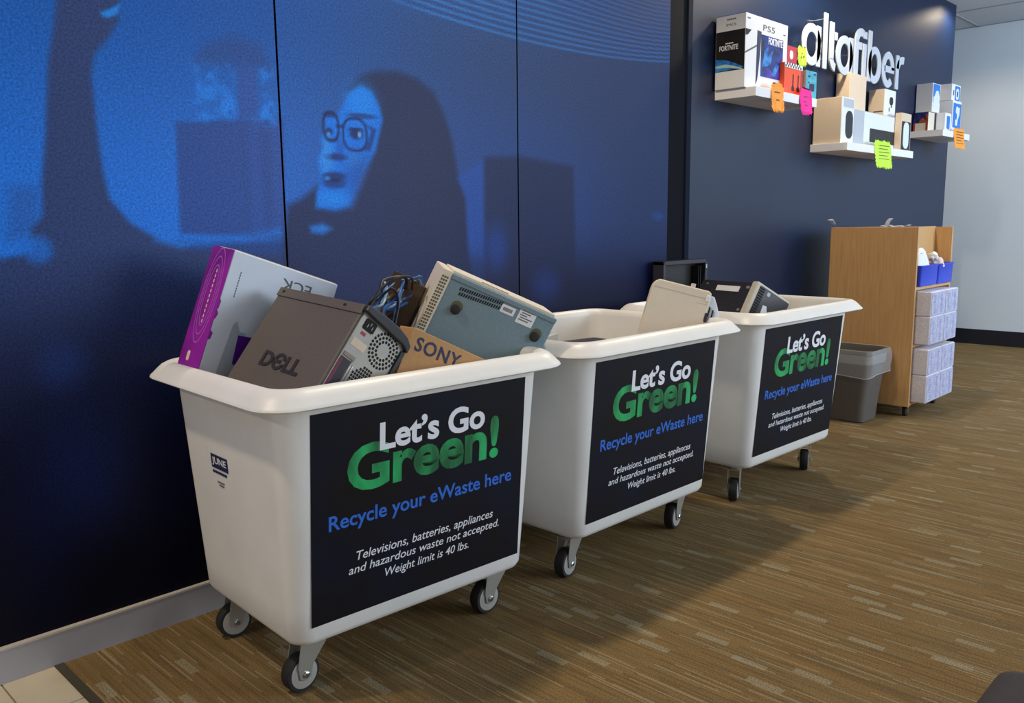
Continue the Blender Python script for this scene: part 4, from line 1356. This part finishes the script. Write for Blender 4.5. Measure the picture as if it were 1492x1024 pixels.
# orange box with two dark earbuds
t, ff, fl, bw, bd, bh = carton('earbud_box', 'orange box with two black shapes and checkered top, on the left shelf', 'box', 3.434, 3.612, -0.152, -0.118, Z1, Z1 + 0.142, M['orange'])
top = panel('checkered_band', ff, rect(0.0, bw, bh - 0.022, bh), M['white_card'], t, 0, 0.001)
panels('checks', ff, [rect(0.004 + 0.0125 * k, 0.0145 + 0.0125 * k, bh - 0.020 + 0.010 * (k % 2), bh - 0.010 + 0.010 * (k % 2)) for k in range(13)], M['ink_black'], top, 0.001, 0.0015)
for cx_ in (0.086, 0.138):
    panel('printed_earbud', ff, [(cx_ - 0.012, 0.020), (cx_ + 0.012, 0.018), (cx_ + 0.012, 0.034), (cx_ + 0.004, 0.046), (cx_ + 0.006, 0.094), (cx_ - 0.004, 0.096), (cx_ - 0.006, 0.046), (cx_ - 0.014, 0.034)], M['ink_black'], t, 0, 0.001)
panel('maroon_spine', ff, rect(0.164, bw, 0.0, bh - 0.022), M['maroon'], t, 0, 0.0008)
t, ff, fl, bw, bd, bh = carton('accessory_box', 'maroon box standing behind the orange box on the left shelf', 'box', 3.590, 3.716, -0.085, -0.045, Z1, Z1 + 0.245, M['maroon'])
panel('printed_disc', ff, rr2(0.034, 0.040, 0.015, 0.038, 0.205), M['pink_tissue'], t, 0, 0.001)
panel('printed_stripe', ff, [(0.094, 0.19), (0.100, 0.19), (0.116, 0.238), (0.110, 0.238)], M['pink_tissue'], t, 0, 0.001)
t, ff, fl, bw, bd, bh = carton('teal_box', 'teal box with mint side, at the right end of the left shelf', 'box', 3.640, 3.752, -0.160, -0.070, Z1, Z1 + 0.128, M['teal'])
panel('mint_side', fl, rect(0.0, bd, 0.0, bh), M['mint'], t, 0, 0.001)
panel('printed_device', ff, rr2(0.05, 0.035, 0.008, 0.06, 0.052), M['ink_navy'], t, 0, 0.001)
panels('printed_marks', ff, [rect(0.02, 0.04, 0.098, 0.106), rect(0.075, 0.10, 0.112, 0.118), rect(0.02, 0.034, 0.07, 0.076)], M['ink_navy'], t, 0, 0.001)


def starburst(w_, h_, teeth, depth, seed, skew=0.0):
    rs = random.Random(seed)
    nx, ny = max(2, int(teeth * w_ / (w_ + h_))), max(3, int(teeth * h_ / (w_ + h_)))
    out = []

    def side(p, q, k):
        d = Vector((q[0] - p[0], q[1] - p[1]))
        nn = Vector((d.y, -d.x)).normalized()
        for i in range(k):
            a_ = Vector(p) + d * (i / k)
            b_ = Vector(p) + d * ((i + 0.5) / k) + nn * depth * rs.uniform(0.8, 1.2)
            out.append((a_.x, a_.y))
            out.append((b_.x, b_.y))
    c_ = [(-w_ / 2, 0), (w_ / 2, 0), (w_ / 2 + skew, h_), (-w_ / 2 + skew, h_)]
    side(c_[0], c_[1], nx)
    side(c_[1], c_[2], ny)
    side(c_[2], c_[3], nx)
    side(c_[3], c_[0], ny)
    return out


def tag_(label, c, w_, h_, material, seed, marks, curl=0.010, teeth=20, depth=0.013, skew=0.0):
    """price tag: c = centre of the lower edge"""
    t_ = thing('price_tag', label, 'tag', c, 'starburst price tags on the shelves')
    poly = starburst(w_, h_, teeth, depth, seed, skew)
    bm = bmesh.new()
    vs = [bm.verts.new((p[0], 0, p[1])) for p in poly]
    f_ = bm.faces.new(vs)
    bmesh.ops.triangulate(bm, faces=[f_])
    for k in range(1, 5):
        zc_ = h_ * k / 5
        bmesh.ops.bisect_plane(bm, geom=bm.verts[:] + bm.edges[:] + bm.faces[:], plane_co=(0, 0, zc_), plane_no=(0, 0, 1))
    for v_ in bm.verts:
        q = 1 - min(max(v_.co.z / h_, 0), 1)
        v_.co.y -= curl * q * q
    me = bpy.data.meshes.new('card')
    bm.to_mesh(me)
    bm.free()
    me.materials.append(material)
    o = bpy.data.objects.new('card', me)
    COL.objects.link(o)
    o.parent = t_
    sd = o.modifiers.new('thickness', 'SOLIDIFY')
    sd.thickness = 0.0008
    fr_ = Fr((0, -curl * 0.3 - 0.0025, 0), (1, 0, 0), (0, 0, 1))
    panels('handwriting', fr_, marks, M['ink_brown'], t_, 0, 0.0006)
    return t_


FY = SY0 - 0.0015
tag_('orange starburst price tag hanging from the left shelf edge', (3.319, FY, 1.502), 0.098, 0.106, M['tag_orange'], 1, [rect(-0.030, 0.018, 0.074, 0.079), rect(-0.016, -0.004, 0.040, 0.046), rect(0.002, 0.014, 0.040, 0.046)])
tag_('magenta starburst price tag hanging from the left shelf edge', (3.604, FY, 1.516), 0.100, 0.098, M['tag_pink'], 2, [rect(-0.020, 0.014, 0.068, 0.072), rect(-0.030, 0.004, 0.046, 0.049), rect(-0.014, 0.016, 0.030, 0.033)])
tag_('lime starburst price tag stuck on the maroon box', (3.735, -0.0885, 1.765), 0.072, 0.070, M['tag_green'], 3, [rect(-0.014, 0.000, 0.045, 0.051), rect(0.006, 0.018, 0.030, 0.040), rect(-0.020, -0.010, 0.024, 0.032)], curl=0.004)
tag_('lime price tag hanging from the long middle shelf', (4.586, FY, 1.300), 0.215, 0.130, M['tag_green'], 4, [rect(-0.075, 0.070 - 0.02 * (k % 2), 0.112 - 0.018 * k, 0.1150 - 0.018 * k) for k in range(6)], skew=-0.02)
tag_('orange price tag hanging from the farthest shelf', (5.862, FY, 1.468), 0.205, 0.124, M['tag_orange'], 5, [rect(-0.07, 0.07 - 0.02 * (k % 2), 0.102 - 0.018 * k, 0.106 - 0.018 * k) for k in range(5)], depth=0.003, skew=-0.01)

# shelf 2 ------------------------------------------------------------------------------
Z2 = 1.4080
t, ff, fl, bw, bd, bh = carton('speaker_carton', 'large kraft carton with white front and dark pill shape, left end of the long shelf', 'carton', 4.116, 4.272, -0.131, 0.020, Z2, Z2 + 0.236, M['kraft_pale'])
fp_ = panel('printed_front', ff, rect(0.003, bw, 0.0, bh), M['cool_card'], t, 0, 0.001)
panel('printed_speaker', ff, rr2(0.092, 0.142, 0.040, 0.100, 0.098, 8), M['ink_black'], fp_, 0.001, 0.002)
panel('printed_band', ff, rect(0.02, bw - 0.006, bh - 0.050, bh - 0.006), M['grey_card'], fp_, 0.001, 0.0015)
t, ff, fl, bw, bd, bh = carton('soundbar_box', 'wide grey box with a black soundbar picture, middle of the long shelf', 'box', 4.276, 4.990, -0.118, -0.010, Z2, Z2 + 0.190, M['grey_card'])
pp_ = panel('printed_front', ff, rect(0.170, bw - 0.004, 0.004, bh - 0.004), M['cool_card'], t, 0, 0.001)
panel('printed_soundbar', ff, rr2(0.430, 0.074, 0.010, 0.465, 0.066, 5), M['ink_black'], pp_, 0.001, 0.002)
t, ff, fl, bw, bd, bh = carton('tall_carton', 'plain tall pale kraft carton standing on the wide grey box', 'carton', 4.375, 4.600, -0.058, 0.018, Z2 + 0.1905, Z2 + 0.395, M['kraft_pale'])
panel('carton_tape', ff, rect(bw * 0.46, bw * 0.54, 0, bh), M['kraft_pale'], t, 0, 0.0006)
t, ff, fl, bw, bd, bh = carton('camera_box', 'small kraft box with white front and black camera mark, on the wide grey box', 'box', 4.815, 4.985, -0.078, 0.012, Z2 + 0.1905, Z2 + 0.350, M['kraft_pale'])
fp_ = panel('printed_front', ff, rect(0.002, bw, 0, bh), M['white_card'], t, 0, 0.001)
panel('printed_camera', ff, rr2(0.056, 0.046, 0.020, 0.105, 0.098, 7), M['ink_black'], fp_, 0.001, 0.002)
panels('printed_stand', ff, [rr2(0.014, 0.020, 0.004, 0.108, 0.070), rr2(0.012, 0.024, 0.004, 0.078, 0.048)], M['ink_black'], fp_, 0.001, 0.002)
panel('printed_marks', fl, rect(0.03, 0.085, 0.030, 0.036), M['ink_brown'], t, 0, 0.001)
t, ff, fl, bw, bd, bh = carton('slim_carton', 'slim kraft carton with a white pill shape on black, right end of the long shelf', 'carton', 4.884, 5.038, -0.158, -0.121, Z2, Z2 + 0.214, M['kraft_pale'])
fp_ = panel('printed_front', ff, rect(0.006, bw - 0.008, 0.004, 0.166), M['ink_black'], t, 0, 0.001)
panel('printed_pill', ff, rr2(0.086, 0.150, 0.036, 0.076, 0.087, 8), M['cool_card'], fp_, 0.001, 0.002)

# shelf 3 ------------------------------------------------------------------------------
Z3 = 1.5718
G3 = 'blue and white boxes on the far shelf'
t, ff, fl, bw, bd, bh = carton('device_box', 'white box with blue print, stacked on the dark box at the far shelf left end', 'box', 5.600, 5.742, -0.082, 0.020, Z3 + 0.1225, Z3 + 0.302, M['white_card'], G3)
fp_ = panel('printed_front', ff, rect(0.008, bw - 0.01, 0.062, bh - 0.004), M['blue_print'], t, 0, 0.001)
panel('printed_device', ff, [(0.014, 0.03), (bw - 0.016, 0.03), (bw - 0.016, 0.10), (0.10, 0.138), (0.06, 0.134), (0.035, 0.10), (0.014, 0.09)], M['cool_card'], fp_, 0.001, 0.0015)
t, ff, fl, bw, bd, bh = carton('dark_box', 'small dark box with orange print, beneath the largest white box on the far shelf', 'box', 5.575, 5.690, -0.072, 0.020, Z3, Z3 + 0.120, M['cream'], G3)
pp_ = panel('printed_end', fl, rect(0.0, bd, 0.052, bh), M['art_blue'], t, 0, 0.001)
panel('printed_swirl', fl, [(0.035, 0.054), (0.078, 0.054), (0.074, 0.074), (0.056, 0.084), (0.040, 0.072)], M['orange_print2'], pp_, 0.001, 0.0015)
panel('dark_edge', fl, rect(0.0, 0.012, 0.0, 0.052), M['maroon'], t, 0, 0.001)
panel('orange_edge', fl, rect(bd - 0.014, bd, 0.0, bh - 0.01), M['orange_print2'], t, 0, 0.0014)
t, ff, fl, bw, bd, bh = carton('device_box', 'white box with a narrow blue strip, low on the far shelf beside the dark box', 'box', 5.700, 5.815, -0.135, -0.080, Z3, Z3 + 0.119, M['white_card'], G3)
panel('printed_strip', ff, rr2(0.060, 0.082, 0.010, 0.062, 0.060), M['blue_print'], t, 0, 0.001)
t, ff, fl, bw, bd, bh = carton('device_box', 'tall white box with blue figure print, right end of the far shelf', 'box', 5.818, 5.990, -0.140, -0.040, Z3, Z3 + 0.208, M['white_card'], G3)
fp_ = panel('printed_front', ff, rect(0.012, bw - 0.006, 0.034, bh - 0.016), M['blue_print'], t, 0, 0.001)
panel('printed_device', ff, [(0.06, 0.05), (0.10, 0.05), (0.11, 0.09), (0.135, 0.12), (0.14, 0.17), (0.11, 0.165), (0.09, 0.175), (0.065, 0.165), (0.06, 0.135), (0.09, 0.12), (0.085, 0.085), (0.06, 0.09)], M['cool_card'], fp_, 0.001, 0.0015)
t, ff, fl, bw, bd, bh = carton('device_box', 'small white box with a camera print, on top of the tall blue figure box', 'box', 5.812, 5.985, -0.130, -0.050, Z3 + 0.2085, Z3 + 0.314, M['white_card'], G3)
fp_ = panel('printed_front', ff, rr2(0.102, 0.094, 0.012, 0.112, 0.050), M['blue_print'], t, 0, 0.001)
panel('printed_camera', ff, rr2(0.058, 0.070, 0.020, 0.110, 0.046, 6), M['cool_card'], fp_, 0.001, 0.0015)
panel('printed_lens', ff, rr2(0.022, 0.036, 0.008, 0.110, 0.046), M['ink_black'], fp_, 0.0015, 0.002)
panel('printed_lens', ff, rr2(0.014, 0.034, 0.004, 0.036, 0.050), M['ink_black'], t, 0, 0.001)

# ------------------------------------------------------------------ dark upholstered stool at the lower right
STX, STY = 0.806, -1.812
t = thing('stool', 'dark grey upholstered stool, only a corner showing at the lower right of the photo', 'stool', (STX - 0.235, STY - 0.235, 0))
hx, hy = 0.235, 0.235
R = [rrect(hx - 0.02, hy - 0.02, 0.03, 0.32, 6), rrect(hx, hy, 0.03, 0.34, 6), rrect(hx, hy, 0.03, 0.440, 6), rrect(hx - 0.004, hy - 0.004, 0.03, 0.447, 6), rrect(hx - 0.014, hy - 0.014, 0.026, 0.450, 6)]
MB().loft(R).build('seat', M['ottoman'], t, smooth=60)
for sx in (-1, 1):
    for sy in (-1, 1):
        MB().tube([(sx * 0.18, sy * 0.17, 0.0), (sx * 0.17, sy * 0.16, 0.325)], [0.014, 0.020], 12).build('leg', M['tower_dark'], t, smooth=40)
